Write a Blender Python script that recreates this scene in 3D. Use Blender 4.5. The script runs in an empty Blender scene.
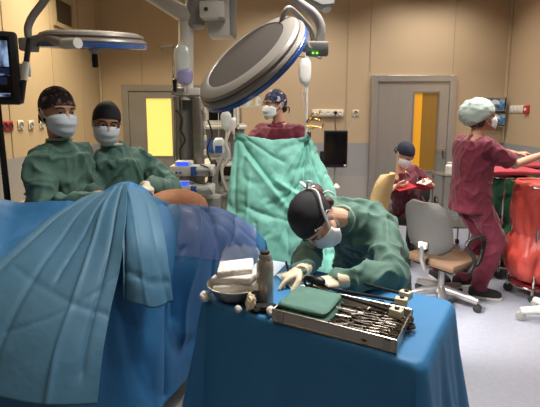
import bpy, bmesh, math, random
from mathutils import Vector as V, Matrix, noise

# ---------------------------------------------------------------- camera, light, exposure
SC = bpy.context.scene
COL = SC.collection
F_PX, CX, CY, PITCH, CAM_H = 424.0, 270.0, 174.0, math.radians(8.0), 1.6
cam_d = bpy.data.cameras.new('camera'); cam = bpy.data.objects.new('camera', cam_d); COL.objects.link(cam)
cam.location = (0, 0, CAM_H); cam.rotation_euler = (math.radians(90) - PITCH, 0, 0)
cam_d.sensor_width = 36.0; cam_d.lens = F_PX / 540.0 * 36.0
cam_d.shift_y = -(203.5 - CY) / 540.0
cam_d.clip_start = 0.05
SC.camera = cam
SC.view_settings.view_transform = 'Standard'; SC.view_settings.look = 'None'
SC.view_settings.exposure = 0.45; SC.view_settings.gamma = 1.0; SC.view_settings.use_curve_mapping = False
wd = bpy.data.worlds.new('world'); SC.world = wd; wd.use_nodes = True
wd.node_tree.nodes['Background'].inputs[0].default_value = (1.0, 0.9, 0.75, 1)
wd.node_tree.nodes['Background'].inputs[1].default_value = 0.15

CEIL = 3.45
def area(name, loc, size, power, col=(1, .95, .87), rot=(0, 0, 0), spread=180):
    l = bpy.data.lights.new(name, 'AREA'); l.shape = 'RECTANGLE'; l.size, l.size_y = size
    l.energy = power; l.color = col; l.spread = math.radians(spread)
    o = bpy.data.objects.new(name, l); COL.objects.link(o); o.location = loc; o.rotation_euler = rot
    return o
# recessed ceiling luminaires of the theatre (x, y, watts)
LUMINAIRES = [(2.35, 3.7, 44), (2.2, 5.5, 20), (0.3, 5.3, 24), (-1.6, 4.4, 50), (0.6, 2.1, 46), (-1.5, 0.6, 5), (1.4, 0.2, 8)]
for lx, ly, lw in LUMINAIRES:
    area('luminaire_light', (lx, ly, CEIL - .045), (1.1, .5), lw, (1, .87, .64) if lx < -1 else (1, .94, .87), spread=120 if lx < -1 else 130)  # back-left panel is unseen, added and tinted for the left wall's yellow glow

# ---------------------------------------------------------------- helpers
def P(px, py, Y):
    a = (px - CX) / F_PX; b = -(py - CY) / F_PX
    d = V((a, math.cos(PITCH) + b * math.sin(PITCH), -math.sin(PITCH) + b * math.cos(PITCH)))
    return V((0, 0, CAM_H)) + d * (Y / d.y)
def F(px, py, z):
    p = P(px, py, 1.0); d = p - V((0, 0, CAM_H))
    return V((0, 0, CAM_H)) + d * ((z - CAM_H) / d.z)
def PX(px, py, X):
    p = P(px, py, 1.0); d = p - V((0, 0, CAM_H))
    return V((0, 0, CAM_H)) + d * (X / d.x)
Z = V((0, 0, 1))
def frame(look, up=Z):
    y = V(look).normalized(); x = y.cross(V(up)).normalized(); z = x.cross(y)
    return Matrix((x, y, z)).transposed()
def lin(c): return tuple((v / 12.92 if v <= .04045 else ((v + .055) / 1.055) ** 2.4) for v in c)
def hexc(h): return lin(tuple(int(h[i:i + 2], 16) / 255 for i in (0, 2, 4)))

MATS = {}
def mat(name, col, rough=.6, metal=0., var=0., vscale=8., bump=0., bscale=60., emit=None, es=0., alpha=1., trans=0., coat=0., sheen=0., kind='noise', stretch=(1, 1, 1), spec=.5):
    m = bpy.data.materials.new(name); m.use_nodes = True
    nt = m.node_tree; N = nt.nodes; L = nt.links; b = N['Principled BSDF']
    c = hexc(col) if isinstance(col, str) else col
    b.inputs['Base Color'].default_value = (*c, 1); b.inputs['Roughness'].default_value = rough
    b.inputs['Metallic'].default_value = metal; b.inputs['Alpha'].default_value = alpha
    b.inputs['Transmission Weight'].default_value = trans; b.inputs['Coat Weight'].default_value = coat
    b.inputs['Sheen Weight'].default_value = sheen; b.inputs['Specular IOR Level'].default_value = spec
    if emit:
        e = hexc(emit) if isinstance(emit, str) else emit
        b.inputs['Emission Color'].default_value = (*e, 1); b.inputs['Emission Strength'].default_value = es
    tc = N.new('ShaderNodeTexCoord'); mp = N.new('ShaderNodeMapping'); mp.inputs['Scale'].default_value = stretch
    L.new(tc.outputs['Object'], mp.inputs[0])
    if var:
        t = N.new('ShaderNodeTexNoise'); t.inputs['Scale'].default_value = vscale; t.inputs['Detail'].default_value = 4
        L.new(mp.outputs[0], t.inputs['Vector'])
        r = N.new('ShaderNodeValToRGB'); r.color_ramp.elements[0].position = .3; r.color_ramp.elements[1].position = .7
        r.color_ramp.elements[0].color = (*[max(0, v * (1 - var)) for v in c], 1)
        r.color_ramp.elements[1].color = (*[min(1, v * (1 + var)) for v in c], 1)
        L.new(t.outputs['Fac'], r.inputs[0]); L.new(r.outputs[0], b.inputs['Base Color'])
    if bump:
        t = N.new('ShaderNodeTexNoise'); t.inputs['Scale'].default_value = bscale; t.inputs['Detail'].default_value = 3
        L.new(mp.outputs[0], t.inputs['Vector'])
        bp = N.new('ShaderNodeBump'); bp.inputs['Strength'].default_value = bump; bp.inputs['Distance'].default_value = .01
        L.new(t.outputs['Fac'], bp.inputs['Height']); L.new(bp.outputs[0], b.inputs['Normal'])
    MATS[name] = m
    return m
def M(n): return MATS[n]

WM = {}
class MB:
    """collects geometry in world coordinates, then links it as one mesh object"""
    def __init__(s): s.bm = bmesh.new()
    def _add(s, tmp, mx=None):
        if mx is not None: bmesh.ops.transform(tmp, matrix=mx, verts=tmp.verts)
        me = bpy.data.meshes.new('t'); tmp.to_mesh(me); tmp.free(); s.bm.from_mesh(me); bpy.data.meshes.remove(me)
        return s
    def box(s, c, size, rot=None, bev=0.):
        t = bmesh.new(); bmesh.ops.create_cube(t, size=1.0)
        bmesh.ops.scale(t, vec=V(size), verts=t.verts)
        if bev: bmesh.ops.bevel(t, geom=list(t.edges), offset=bev, segments=2, affect='EDGES', profile=.5)
        mx = Matrix.Translation(V(c)) @ (rot.to_4x4() if rot is not None else Matrix.Identity(4))
        return s._add(t, mx)
    def ell(s, c, r, rot=None, sub=3):
        t = bmesh.new(); bmesh.ops.create_icosphere(t, subdivisions=sub, radius=1.0)
        bmesh.ops.scale(t, vec=V(r) if hasattr(r, '__len__') else V((r, r, r)), verts=t.verts)
        mx = Matrix.Translation(V(c)) @ (rot.to_4x4() if rot is not None else Matrix.Identity(4))
        return s._add(t, mx)
    def rings(s, rings, closed_ring=True, caps=True):
        bm = s.bm; R = [[bm.verts.new(p) for p in ring] for ring in rings]
        n = len(R[0])
        for a, b in zip(R, R[1:]):
            for i in range(n if closed_ring else n - 1):
                j = (i + 1) % n
                try: bm.faces.new((a[i], a[j], b[j], b[i]))
                except ValueError: pass
        if caps and closed_ring:
            bm.faces.new(list(reversed(R[0]))); bm.faces.new(R[-1])
        return s
    def tube(s, pts, rad, seg=10, caps=True):
        pts = [V(p) for p in pts]; n = len(pts)
        rad = rad if hasattr(rad, '__len__') else [rad] * n
        prev = None; rings = []
        for i, p in enumerate(pts):
            d = (pts[min(i + 1, n - 1)] - pts[max(i - 1, 0)]).normalized()
            if prev is None:
                ref = Z if abs(d.z) < .9 else V((1, 0, 0)); u = d.cross(ref).normalized()
            else:
                u = (prev - d * prev.dot(d)).normalized()
            prev = u; w = d.cross(u)
            rings.append([p + (u * math.cos(a) + w * math.sin(a)) * rad[i] for a in [2 * math.pi * k / seg for k in range(seg)]])
        return s.rings(rings, True, caps)
    def curve(s, pts, rad, seg=8, sub=6):
        return s.tube(spline(pts, sub), rad, seg)
    def lathe(s, prof, c, axis=Z, seg=32, ref=None):
        a = V(axis).normalized(); ref = ref or (V((1, 0, 0)) if abs(a.x) < .9 else V((0, 1, 0)))
        u = (V(ref) - a * V(ref).dot(a)).normalized(); w = a.cross(u); c = V(c)
        rings = [[c + a * h + (u * math.cos(t) + w * math.sin(t)) * max(r, 1e-4) for t in [2 * math.pi * k / seg for k in range(seg)]] for r, h in prof]
        return s.rings(rings, True, True)
    def prism(s, outline, origin, ux, uy, depth):
        """2-D outline extruded by depth along ux x uy"""
        o = V(origin); ux = V(ux).normalized(); uy = V(uy).normalized(); n = ux.cross(uy)
        a = [o + ux * x + uy * y for x, y in outline]
        return s.rings([a, [p + n * depth for p in a]], True, True)
    def sheet(s, grid):
        bm = s.bm; R = [[bm.verts.new(p) for p in row] for row in grid]
        for a, b in zip(R, R[1:]):
            for i in range(len(a) - 1): bm.faces.new((a[i], a[i + 1], b[i + 1], b[i]))
        return s
    def build(s, name, m, parent=None, smooth=40, bevel=0., solid=0., recalc=True):
        bm = s.bm
        if recalc: bmesh.ops.recalc_face_normals(bm, faces=bm.faces)
        me = bpy.data.meshes.new(name)
        if parent is not None:
            inv = WM.get(parent.name, Matrix.Identity(4)).inverted()
            bmesh.ops.transform(bm, matrix=inv, verts=bm.verts)
        bm.to_mesh(me); bm.free()
        o = bpy.data.objects.new(name, me); COL.objects.link(o)
        for x in (m if isinstance(m, (list, tuple)) else [m]): me.materials.append(x)
        if smooth:
            for p in me.polygons: p.use_smooth = True
            if smooth < 180: me.set_sharp_from_angle(angle=math.radians(smooth))
        if parent is not None:
            o.parent = parent; WM[o.name] = WM.get(parent.name, Matrix.Identity(4))
        if bevel:
            b = o.modifiers.new('bevel', 'BEVEL'); b.width = bevel; b.segments = 2; b.limit_method = 'ANGLE'
        if solid:
            b = o.modifiers.new('solid', 'SOLIDIFY'); b.thickness = solid; b.offset = 0
        return o

def spline(pts, sub=6):
    pts = [V(p) for p in pts]; out = []
    for i in range(len(pts) - 1):
        p0, p1, p2, p3 = pts[max(i - 1, 0)], pts[i], pts[i + 1], pts[min(i + 2, len(pts) - 1)]
        for k in range(sub):
            out.append(crom(p0, p1, p2, p3, k / sub))
    out.append(pts[-1]); return out
def crom(p0, p1, p2, p3, t):
    return .5 * ((2 * p1) + (p2 - p0) * t + (2 * p0 - 5 * p1 + 4 * p2 - p3) * t * t + (3 * p1 - p0 - 3 * p2 + p3) * t ** 3)

def tag(o, label, cat, group=None):
    o['label'] = label; o['category'] = cat
    if group: o['group'] = group
    return o
def thing(name, label, cat, loc=(0, 0, 0), rotz=0., group=None):
    o = bpy.data.objects.new(name, None); COL.objects.link(o); o.empty_display_size = .1
    o.location = loc; o.rotation_euler = (0, 0, rotz)
    WM[o.name] = Matrix.Translation(V(loc)) @ Matrix.Rotation(rotz, 4, 'Z')
    return tag(o, label, cat, group)
def struct(o): o['kind'] = 'structure'; return o
def dup(root, loc=None, rot=None, label=None, group=None):
    def cp(o, par):
        c = o.copy(); COL.objects.link(c); c.parent = par
        for ch in [k for k in kids.get(o.name, [])]: cp(ch, c)
        return c
    kids = {}
    for o in list(COL.objects):
        if o.parent: kids.setdefault(o.parent.name, []).append(o)
    r = cp(root, None)
    if loc is not None: r.location = loc
    if rot is not None: r.rotation_euler = rot
    if label: r['label'] = label
    if group: r['group'] = group
    return r

def net_sheet(net, su, sv, disp=None):
    """Catmull-Rom surface through a net of points; disp(u,v,p) is added along the normal"""
    def row(r):
        return spline(r, su)
    rows = [row([V(p) for p in r]) for r in net]
    cols = [spline([r[i] for r in rows], sv) for i in range(len(rows[0]))]
    g = [[cols[i][j] for i in range(len(cols))] for j in range(len(cols[0]))]
    if disp:
        nr, nc = len(g), len(g[0]); out = []
        for j in range(nr):
            line = []
            for i in range(nc):
                du = g[j][min(i + 1, nc - 1)] - g[j][max(i - 1, 0)]; dv = g[min(j + 1, nr - 1)][i] - g[max(j - 1, 0)][i]
                n = du.cross(dv)
                n = n.normalized() if n.length > 1e-9 else V((0, 0, 1))
                line.append(g[j][i] + n * disp(i / (nc - 1), j / (nr - 1), g[j][i]))
            out.append(line)
        g = out
    return g
def seg_dist(u, v, a, b, asp=1.):
    px, py = (u - a[0]) * asp, v - a[1]; dx, dy = (b[0] - a[0]) * asp, b[1] - a[1]
    t = max(0, min(1, (px * dx + py * dy) / (dx * dx + dy * dy + 1e-9)))
    return math.hypot(px - dx * t, py - dy * t), t
def folds(u, v, fl):
    s = 0
    for a, b, w, amp in fl:
        d, t = seg_dist(u, v, a, b)
        s += amp * math.exp(-abs(d) / w)
    return s
def wrinkle(p, sc, amp, st=(1, 1, 1), seed=0.):
    q = V((p.x * st[0] * sc + seed, p.y * st[1] * sc + seed * .7, p.z * st[2] * sc - seed))
    return amp * (noise.noise(q) + .5 * (1 - 2 * abs(noise.noise(q * 1.9 + V((5, 1, 2))))) * .6)

# ---------------------------------------------------------------- materials
mat('ceiling_paint', 'd9d3c5', .8)
mat('trim_strip', '9f8d70', .6)
mat('white_trim', 'bca988', .5)
mat('floor_vinyl', '8c8f9b', .38, var=.06, vscale=30, bump=.03, bscale=12)
mat('steel', 'a9a49b', .3, .9, var=.05, vscale=3, stretch=(1, 1, 12))
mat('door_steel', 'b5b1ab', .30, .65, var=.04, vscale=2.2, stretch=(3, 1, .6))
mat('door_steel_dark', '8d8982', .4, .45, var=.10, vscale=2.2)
mat('amber_glass', 'd8b458', .12, emit='f6d878', es=.62, spec=.5)  # warm corridor light behind the pane put in as its own glow
mat('dark_amber_glass', '6e5226', .12, emit='a8792c', es=.20)  # dimmer corridor light, again put into the glass as glow
mat('amber_film', 'c98a1c', .3, emit='d0962c', es=.34)  # film glows too, standing in for corridor light through it
mat('chrome', 'cfcac2', .12, 1.)
mat('grey_plastic', '8d8b88', .45)
mat('lamp_grey', '97938d', .38, .25)
mat('lamp_dark', '403a37', .7, .0, bump=.25, bscale=260)
mat('lamp_groove', '57463e', .5)
mat('blue_rim', '33599c', .25, coat=.5)
mat('white_plastic', 'd5d1c8', .35)
mat('dull_white', 'cbc8c1', .45)
mat('black_plastic', '141416', .4)
mat('black_rubber', '1a1a1b', .7)
mat('black_matte', '101013', .8)
mat('screen_off', '08090c', .15)
mat('skin', 'c2937a', .5, var=.06, vscale=12)
mat('skin_pale', 'd2a48c', .5, var=.06, vscale=12)
mat('skin_tan', 'b3866c', .5, var=.06, vscale=12)
mat('iodine_skin', 'b5734b', .6, var=.10, vscale=10)
mat('glove', 'ddd6c6', .5, var=.05, vscale=20)
mat('glove_cream', 'e0d0b2', .5, var=.05, vscale=20)
mat('mask_paper', 'c3cfdb', .7, bump=.1, bscale=150)
mat('mask_white', 'e2e6ea', .7, bump=.1, bscale=150)
mat('gown_green', '3e6259', .75, var=.08, vscale=5, bump=.15, bscale=40, sheen=.15)
mat('gown_green_light', '4a6e63', .75, var=.10, vscale=5, bump=.15, bscale=40, sheen=.15)
mat('gown_binding', '8fa79a', .7)
mat('scrub_maroon', '6c1931', .75, var=.10, vscale=6, bump=.12, bscale=40, sheen=.15)
mat('scrub_maroon_dark', '5d172a', .75, var=.10, vscale=6, bump=.12, bscale=40, sheen=.15)
mat('scrub_trim', '521226', .75)
mat('cap_black', '17171f', .8)
mat('cap_navy', '1d2238', .8)
mat('bouffant', 'aebdb5', .7, var=.08, vscale=20, bump=.4, bscale=60, alpha=.93)
mat('hair_dark', '2a1d17', .6, bump=.3, bscale=120)
mat('hair_brown', '4a2a1e', .6, bump=.3, bscale=120)
mat('eye_white', 'b5aca4', .3)
mat('eye_iris', '2b1d16', .2)
mat('drape_blue', '2f70a4', .55, var=.05, vscale=3, bump=.35, bscale=14)
mat('drape_blue_light', '4a88b4', .6, var=.05, vscale=3, bump=.35, bscale=14)
mat('drape_grey_blue', '426f8c', .6, var=.05, vscale=3, bump=.35, bscale=14)
mat('drape_bright_blue', '2e78bd', .55, var=.05, vscale=3, bump=.08, bscale=70)
mat('drape_table', '2b74a8', .6, var=.05, vscale=3, bump=.35, bscale=14)
mat('drape_green', '8ad6c6', .62, var=.05, vscale=3, bump=.4, bscale=16)
mat('incise_film', '7f8fcc', .42, alpha=.38, coat=.15)
mat('clear_plastic', 'e8eef2', .15, alpha=.22, coat=.6, bump=.5, bscale=25)
mat('white_cloth', 'dbd9d4', .8, var=.03, vscale=20, bump=.2, bscale=80)
mat('paper', 'c9dbea', .7)
mat('paper_white', 'e4e2dc', .7)
mat('folder_red', 'a8222c', .5)
mat('towel_green', '557d73', .8, var=.08, vscale=20, bump=.3, bscale=120)
mat('chair_grey', '454240', .7, bump=.2, bscale=200)
mat('chair_beige', 'bd9f6c', .55, var=.05, vscale=6)
mat('chair_brown', '5e4630', .7, bump=.2, bscale=200)
mat('cast_aluminium', 'aaa7a6', .3, .8)
mat('bag_red', 'b4443a', .42, var=.10, vscale=6, bump=.6, bscale=22)
mat('bag_green', '1f6b4c', .3, var=.10, vscale=6, bump=.6, bscale=22, coat=.3)
mat('lid_red', 'a83848', .4)
mat('glove_box_blue', '4479b0', .5, var=.35, vscale=18)
mat('sign_red', 'b02a2a', .4)
mat('plate_white', 'd8cfbb', .5)
mat('dark_hole', '2c2a28', .8)
mat('vent_dark', '5a4a38', .7)
mat('screen_blue', '2446c8', .2, emit='3858ff', es=.9)
mat('led_green', '6ad34a', .3, emit='8aff50', es=1.3)
mat('bag_fluid', 'dfe6e4', .15, alpha=.75, coat=.5)
mat('bag_lit', 'f4f4ee', .2, alpha=.9, coat=.5)  # whiter copy of the bag material, lamp light put into its colour
mat('bag_lilac', 'a9a8d8', .2, alpha=.8, coat=.5)
mat('yellow', 'd2b052', .5)
mat('flask_steel', 'aaa49d', .32, .5, var=.04, vscale=4)
mat('instrument_steel', '7a736b', .22, 1.)
mat('instrument_dark', '4e4743', .3, .9)
mat('gauze', 'e6e2dc', .9, bump=.4, bscale=120)
mat('handle_cream', 'cbc3ab', .45)
mat('clear_bottle', 'b9c2c4', .15, alpha=.6)
mat('gold', 'b98d4e', .3, .9)

def walls_mat():
    m = bpy.data.materials.new('wall_panel'); m.use_nodes = True; nt = m.node_tree; N = nt.nodes; L = nt.links
    b = N['Principled BSDF']; b.inputs['Roughness'].default_value = .55
    g = N.new('ShaderNodeNewGeometry'); sx = N.new('ShaderNodeSeparateXYZ'); L.new(g.outputs['Position'], sx.inputs[0])
    mr = N.new('ShaderNodeMapRange'); mr.inputs[2].default_value = 4.0; mr.inputs[4].default_value = 1
    mr.inputs[1].default_value = 0; mr.inputs[3].default_value = 0; L.new(sx.outputs['Z'], mr.inputs[0])
    r = N.new('ShaderNodeValToRGB'); r.color_ramp.interpolation = 'CONSTANT'
    e = r.color_ramp.elements; e[0].position = 0; e[0].color = (*hexc('9a9692'), 1)
    e[1].position = .70 / 4; e[1].color = (*hexc('908f8f'), 1)
    k = e.new(1.185 / 4); k.color = (*hexc('b59f80'), 1)
    L.new(mr.outputs[0], r.inputs[0])
    t = N.new('ShaderNodeTexNoise'); t.inputs['Scale'].default_value = 1.2
    mx = N.new('ShaderNodeMixRGB'); mx.blend_type = 'MULTIPLY'; mx.inputs[0].default_value = .06
    L.new(r.outputs[0], mx.inputs[1]); L.new(t.outputs['Color'], mx.inputs[2]); L.new(mx.outputs[0], b.inputs['Base Color'])
    MATS['wall_panel'] = m
walls_mat()
def pattern_mat(name, cols, scale, rough=.8):
    m = bpy.data.materials.new(name); m.use_nodes = True; nt = m.node_tree; N = nt.nodes; L = nt.links
    b = N['Principled BSDF']; b.inputs['Roughness'].default_value = rough
    tc = N.new('ShaderNodeTexCoord'); t = N.new('ShaderNodeTexVoronoi'); t.inputs['Scale'].default_value = scale
    L.new(tc.outputs['Object'], t.inputs['Vector'])
    s = N.new('ShaderNodeSeparateColor'); L.new(t.outputs['Color'], s.inputs[0])
    r = N.new('ShaderNodeValToRGB'); r.color_ramp.interpolation = 'CONSTANT'
    e = r.color_ramp.elements
    for i, c in enumerate(cols):
        if i < 2: k = e[i]; k.position = i / len(cols)
        else: k = e.new(i / len(cols))
        k.color = (*hexc(c), 1)
    L.new(s.outputs[0], r.inputs[0]); L.new(r.outputs[0], b.inputs['Base Color'])
    MATS[name] = m
pattern_mat('cap_floral', ['1d1a20', '2a2228', '1d1a20', '6a4a48', '241e24', '8a7a78', '1d1a20', '3a2a30'], 55)
pattern_mat('cap_blue_print', ['20263a', '394a78', '20263a', 'b8b0b0', '2a2f48', '8a5a50', '20263a'], 45)
pattern_mat('glove_box_print', ['3f74ad', '5f92c0', '3a68a0', '9bb6cc'], 22, .5)
def holes_mat():
    m = bpy.data.materials.new('perforated_steel'); m.use_nodes = True; nt = m.node_tree; N = nt.nodes; L = nt.links
    b = N['Principled BSDF']; b.inputs['Roughness'].default_value = .35; b.inputs['Metallic'].default_value = .9
    b.inputs['Base Color'].default_value = (*hexc('c4bbaf'), 1)
    tc = N.new('ShaderNodeTexCoord'); t = N.new('ShaderNodeTexVoronoi'); t.inputs['Scale'].default_value = 170; t.inputs['Randomness'].default_value = 0
    L.new(tc.outputs['Object'], t.inputs['Vector'])
    c = N.new('ShaderNodeMath'); c.operation = 'GREATER_THAN'; c.inputs[1].default_value = .30; L.new(t.outputs['Distance'], c.inputs[0])
    L.new(c.outputs[0], b.inputs['Alpha'])
    MATS['perforated_steel'] = m
holes_mat()
def screen_mat(name, kind):
    m = bpy.data.materials.new(name); m.use_nodes = True; nt = m.node_tree; N = nt.nodes; L = nt.links
    b = N['Principled BSDF']; b.inputs['Roughness'].default_value = .2; b.inputs['Base Color'].default_value = (.005, .006, .01, 1)
    tc = N.new('ShaderNodeTexCoord'); t = N.new('ShaderNodeTexNoise'); t.inputs['Scale'].default_value = 28; t.inputs['Detail'].default_value = 3
    mp = N.new('ShaderNodeMapping'); mp.inputs['Scale'].default_value = kind; L.new(tc.outputs['Object'], mp.inputs[0]); L.new(mp.outputs[0], t.inputs['Vector'])
    r = N.new('ShaderNodeValToRGB'); r.color_ramp.elements[0].position = .5; r.color_ramp.elements[1].position = .72
    r.color_ramp.elements[0].color = (.006, .01, .03, 1); r.color_ramp.elements[1].color = (.35, .5, .75, 1)
    L.new(t.outputs['Fac'], r.inputs[0]); L.new(r.outputs[0], b.inputs['Emission Color']); b.inputs['Emission Strength'].default_value = .8
    MATS[name] = m
screen_mat('scan_image', (1, 1, .35)); screen_mat('scan_rows', (.5, 1, 1.6))

mat('scan_warm', '201010', .2, emit='a04a40', es=.5)

# ---------------------------------------------------------------- room
XL, XR, YB, YF = -2.44, 3.4, 6.2, -1.4
xm, ym = (XL + XR) / 2, (YB + YF) / 2
struct(MB().box((xm, ym, -.05), (XR - XL + .4, YB - YF + .4, .1)).build('floor', M('floor_vinyl'), smooth=0))
struct(MB().box((xm, ym, CEIL + .05), (XR - XL + .4, YB - YF + .4, .1)).build('ceiling', M('ceiling_paint'), smooth=0))
struct(MB().box((xm, YB + .06, CEIL / 2), (XR - XL, .12, CEIL)).build('wall_back', M('wall_panel'), smooth=0))
struct(MB().box((xm, YF - .06, CEIL / 2), (XR - XL, .12, CEIL)).build('wall_front', M('wall_panel'), smooth=0))
struct(MB().box((XL - .06, ym, CEIL / 2), (.12, YB - YF + .24, CEIL)).build('wall_left', M('wall_panel'), smooth=0))
struct(MB().box((XR + .06, ym, CEIL / 2), (.12, YB - YF + .24, CEIL)).build('wall_right', M('wall_panel'), smooth=0))
for nm, c, s in (('back', (xm, YB - .008, .05), (XR - XL, .016, .1)), ('left', (XL + .008, ym, .05), (.016, YB - YF, .1)), ('right', (XR - .008, ym, .05), (.016, YB - YF, .1))):
    struct(MB().box(c, s).build('baseboard_' + nm, M('grey_plastic'), smooth=0))
tn = [0]
def trim(c, s, m='trim_strip'):
    tn[0] += 1; struct(MB().box(c, s).build('trim_%d' % tn[0], M(m), smooth=0))
for px in (140, 348, 371, 455):      # panel seams of the back wall
    x = P(px, 30, YB).x; trim((x, YB - .003, (2.2 if px in (371,) else 1.19) / 2 + CEIL / 2), (.008, .006, CEIL - (2.2 if px in (371,) else 1.19)))
for px in (5, 52, 80):
    y = PX(px, 60, XL).y; trim((XL + .003, y, (CEIL + 1.19) / 2), (.006, .008, CEIL - 1.19))
trim((XR - .02, YB - .02, (CEIL + 1.19) / 2), (.03, .03, CEIL - 1.19), 'white_trim')
trim((XL + .02, YB - .02, (CEIL + 1.19) / 2), (.03, .03, CEIL - 1.19), 'white_trim')

def door(n, x0, x1, ztop, wx0, wx1, wz0, wz1, handle_x, glass, steel, label=None):
    r = thing('door_%d' % n, 'steel theatre door', 'door', ((x0 + x1) / 2, YB, 0)); struct(r)
    del r['label']; del r['category']
    fw = .09; f = MB()
    f.box((x0 + fw / 2, YB - .03, ztop / 2), (fw, .06, ztop)); f.box((x1 - fw / 2, YB - .03, ztop / 2), (fw, .06, ztop)); f.box(((x0 + x1) / 2, YB - .03, ztop - fw / 2), (x1 - x0 - 2 * fw, .06, fw))
    f.build('door_frame', steel, r, bevel=.004)
    a0, a1, zt = x0 + fw + .004, x1 - fw - .004, ztop - fw - .004
    l = MB(); y, th = YB - .022, .036
    l.box(((a0 + wx0) / 2, y, zt / 2), (wx0 - a0, th, zt)); l.box(((wx1 + a1) / 2, y, zt / 2), (a1 - wx1, th, zt))
    l.box(((wx0 + wx1) / 2, y, wz0 / 2), (wx1 - wx0, th, wz0)); l.box(((wx0 + wx1) / 2, y, (wz1 + zt) / 2), (wx1 - wx0, th, zt - wz1))
    l.build('door_leaf', steel, r)
    g = .022; w = MB()
    w.box((wx0 + g / 2, y - .012, (wz0 + wz1) / 2), (g, .03, wz1 - wz0)); w.box((wx1 - g / 2, y - .012, (wz0 + wz1) / 2), (g, .03, wz1 - wz0))
    w.box(((wx0 + wx1) / 2, y - .012, wz0 + g / 2), (wx1 - wx0 - 2 * g, .03, g)); w.box(((wx0 + wx1) / 2, y - .012, wz1 - g / 2), (wx1 - wx0 - 2 * g, .03, g))
    w.build('window_frame', M('door_steel_dark'), r)
    MB().box(((wx0 + wx1) / 2, y, (wz0 + wz1) / 2), (wx1 - wx0, .01, wz1 - wz0)).build('window_pane', glass, r)
    if handle_x:
        h = MB(); zc = 1.06
        h.box((handle_x, y - .022, zc), (.045, .01, .2), bev=.003); h.tube([(handle_x, y - .02, zc + .03), (handle_x, y - .07, zc + .03)], .011); h.tube([(handle_x, y - .066, zc + .03), (handle_x - .12, y - .066, zc + .03)], .011)
        h.build('door_handle', M('chrome'), r)
    MB().box(((a0 + a1) / 2, y - .02, .16), (a1 - a0 - .04, .004, .26)).build('kick_plate', M('steel'), r)
    return r
def bx(px): return P(px, 120, YB).x
def bz(py): return P(270, py, YB).z
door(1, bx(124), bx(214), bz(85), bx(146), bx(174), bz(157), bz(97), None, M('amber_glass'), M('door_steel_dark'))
d2 = door(2, bx(370), bx(453), bz(75.5), bx(411), bx(437.5), bz(171.5), bz(91.5), bx(444), M('dark_amber_glass'), M('door_steel'))
x0, x1 = bx(412.5), bx(420.5)
MB().box(((x0 + x1) / 2, YB - .031, (bz(170) + bz(93)) / 2), (x1 - x0, .006, bz(93) - bz(170))).build('pane_film', M('amber_film'), d2)

for lx, ly, lw in LUMINAIRES:
    r = thing('ceiling_light', 'unseen flush ceiling light panel over the theatre', 'ceiling light', (lx, ly, CEIL - .03), group='ceiling light panels')
    f = MB()
    for sx in (-1, 1): f.box((lx + sx * .58, ly, CEIL - .02), (.04, .6, .04))
    for sy in (-1, 1): f.box((lx, ly + sy * .28, CEIL - .02), (1.12, .04, .04))
    f.build('frame', M('white_plastic'), r)
    MB().box((lx, ly, CEIL - .015), (1.12, .52, .01)).build('diffuser', M('white_plastic'), r)
# ---------------------------------------------------------------- surgical lamps
def surgical_lamp(name_label, c, n, R, handle=True, yoke=None):
    n = V(n).normalized(); c = V(c)
    r = thing('surgical_lamp', name_label, 'surgical lamp', c, group='surgical lamps')
    k = R / .35
    MB().lathe([(R * .97, .0), (R, .004), (R, .022), (R * .975, .027), (R * .94, .027), (R * .94, .0)], c, n, 64).build('blue_rim', M('blue_rim'), r, 30)
    MB().lathe([(R * .92, .006), (R * .985, .027), (R * 1.0, .036), (R * .985, .046), (R * .955, .049), (R * .955, .056)], c, n, 64).build('housing', M('lamp_grey'), r, 30)
    MB().lathe([(R * .945, .052), (R * .96, .056), (R * .96, .062), (R * .945, .065)], c, n, 64).build('groove_ring', M('lamp_groove'), r, 30)
    MB().lathe([(R * .93, .062), (R * .95, .065), (R * .92, .078), (R * .82, .090), (R * .73, .092), (R * .715, .086)], c, n, 64).build('top_shell', M('lamp_grey'), r, 30)
    MB().lathe([(R * .72, .082), (R * .715, .089), (R * .4, .092), (.001, .094)], c, n, 64).build('back_cover', M('lamp_dark'), r, 30)
    MB().lathe([(.001, .010), (R * .9, .010), (R * .93, .014), (R * .93, .022), (.001, .022)], c, n, 48).build('lens', M('white_plastic'), r, 30)
    if handle:
        h = MB().lathe([(.04 * k, .014), (.045 * k, 0), (.03 * k, -.02), (.012, -.03)], c, n, 20).build('handle_base', M('lamp_grey'), r)
        MB().tube([c - n * .02, c - n * .06, c - n * .10, c - n * .105], [.014, .017, .017, .012], 14).build('sterile_handle', M('black_rubber'), r)
    # small light modules in the face
    u = n.orthogonal().normalized(); w = n.cross(u)
    for rr, m_ in ((.35, 6), (.68, 10)):
        for i in range(m_):
            a = 2 * math.pi * i / m_; p = c + (u * math.cos(a) + w * math.sin(a)) * R * rr
            MB().lathe([(.035 * k, .014), (.035 * k, .008), (.025 * k, .007), (.001, .007)], p, n, 14).build('light_module', M('lamp_lens'), r)
    return r
mat('lamp_lens', 'e8f0f4', .15, emit='fff2de', es=1.2)

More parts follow.
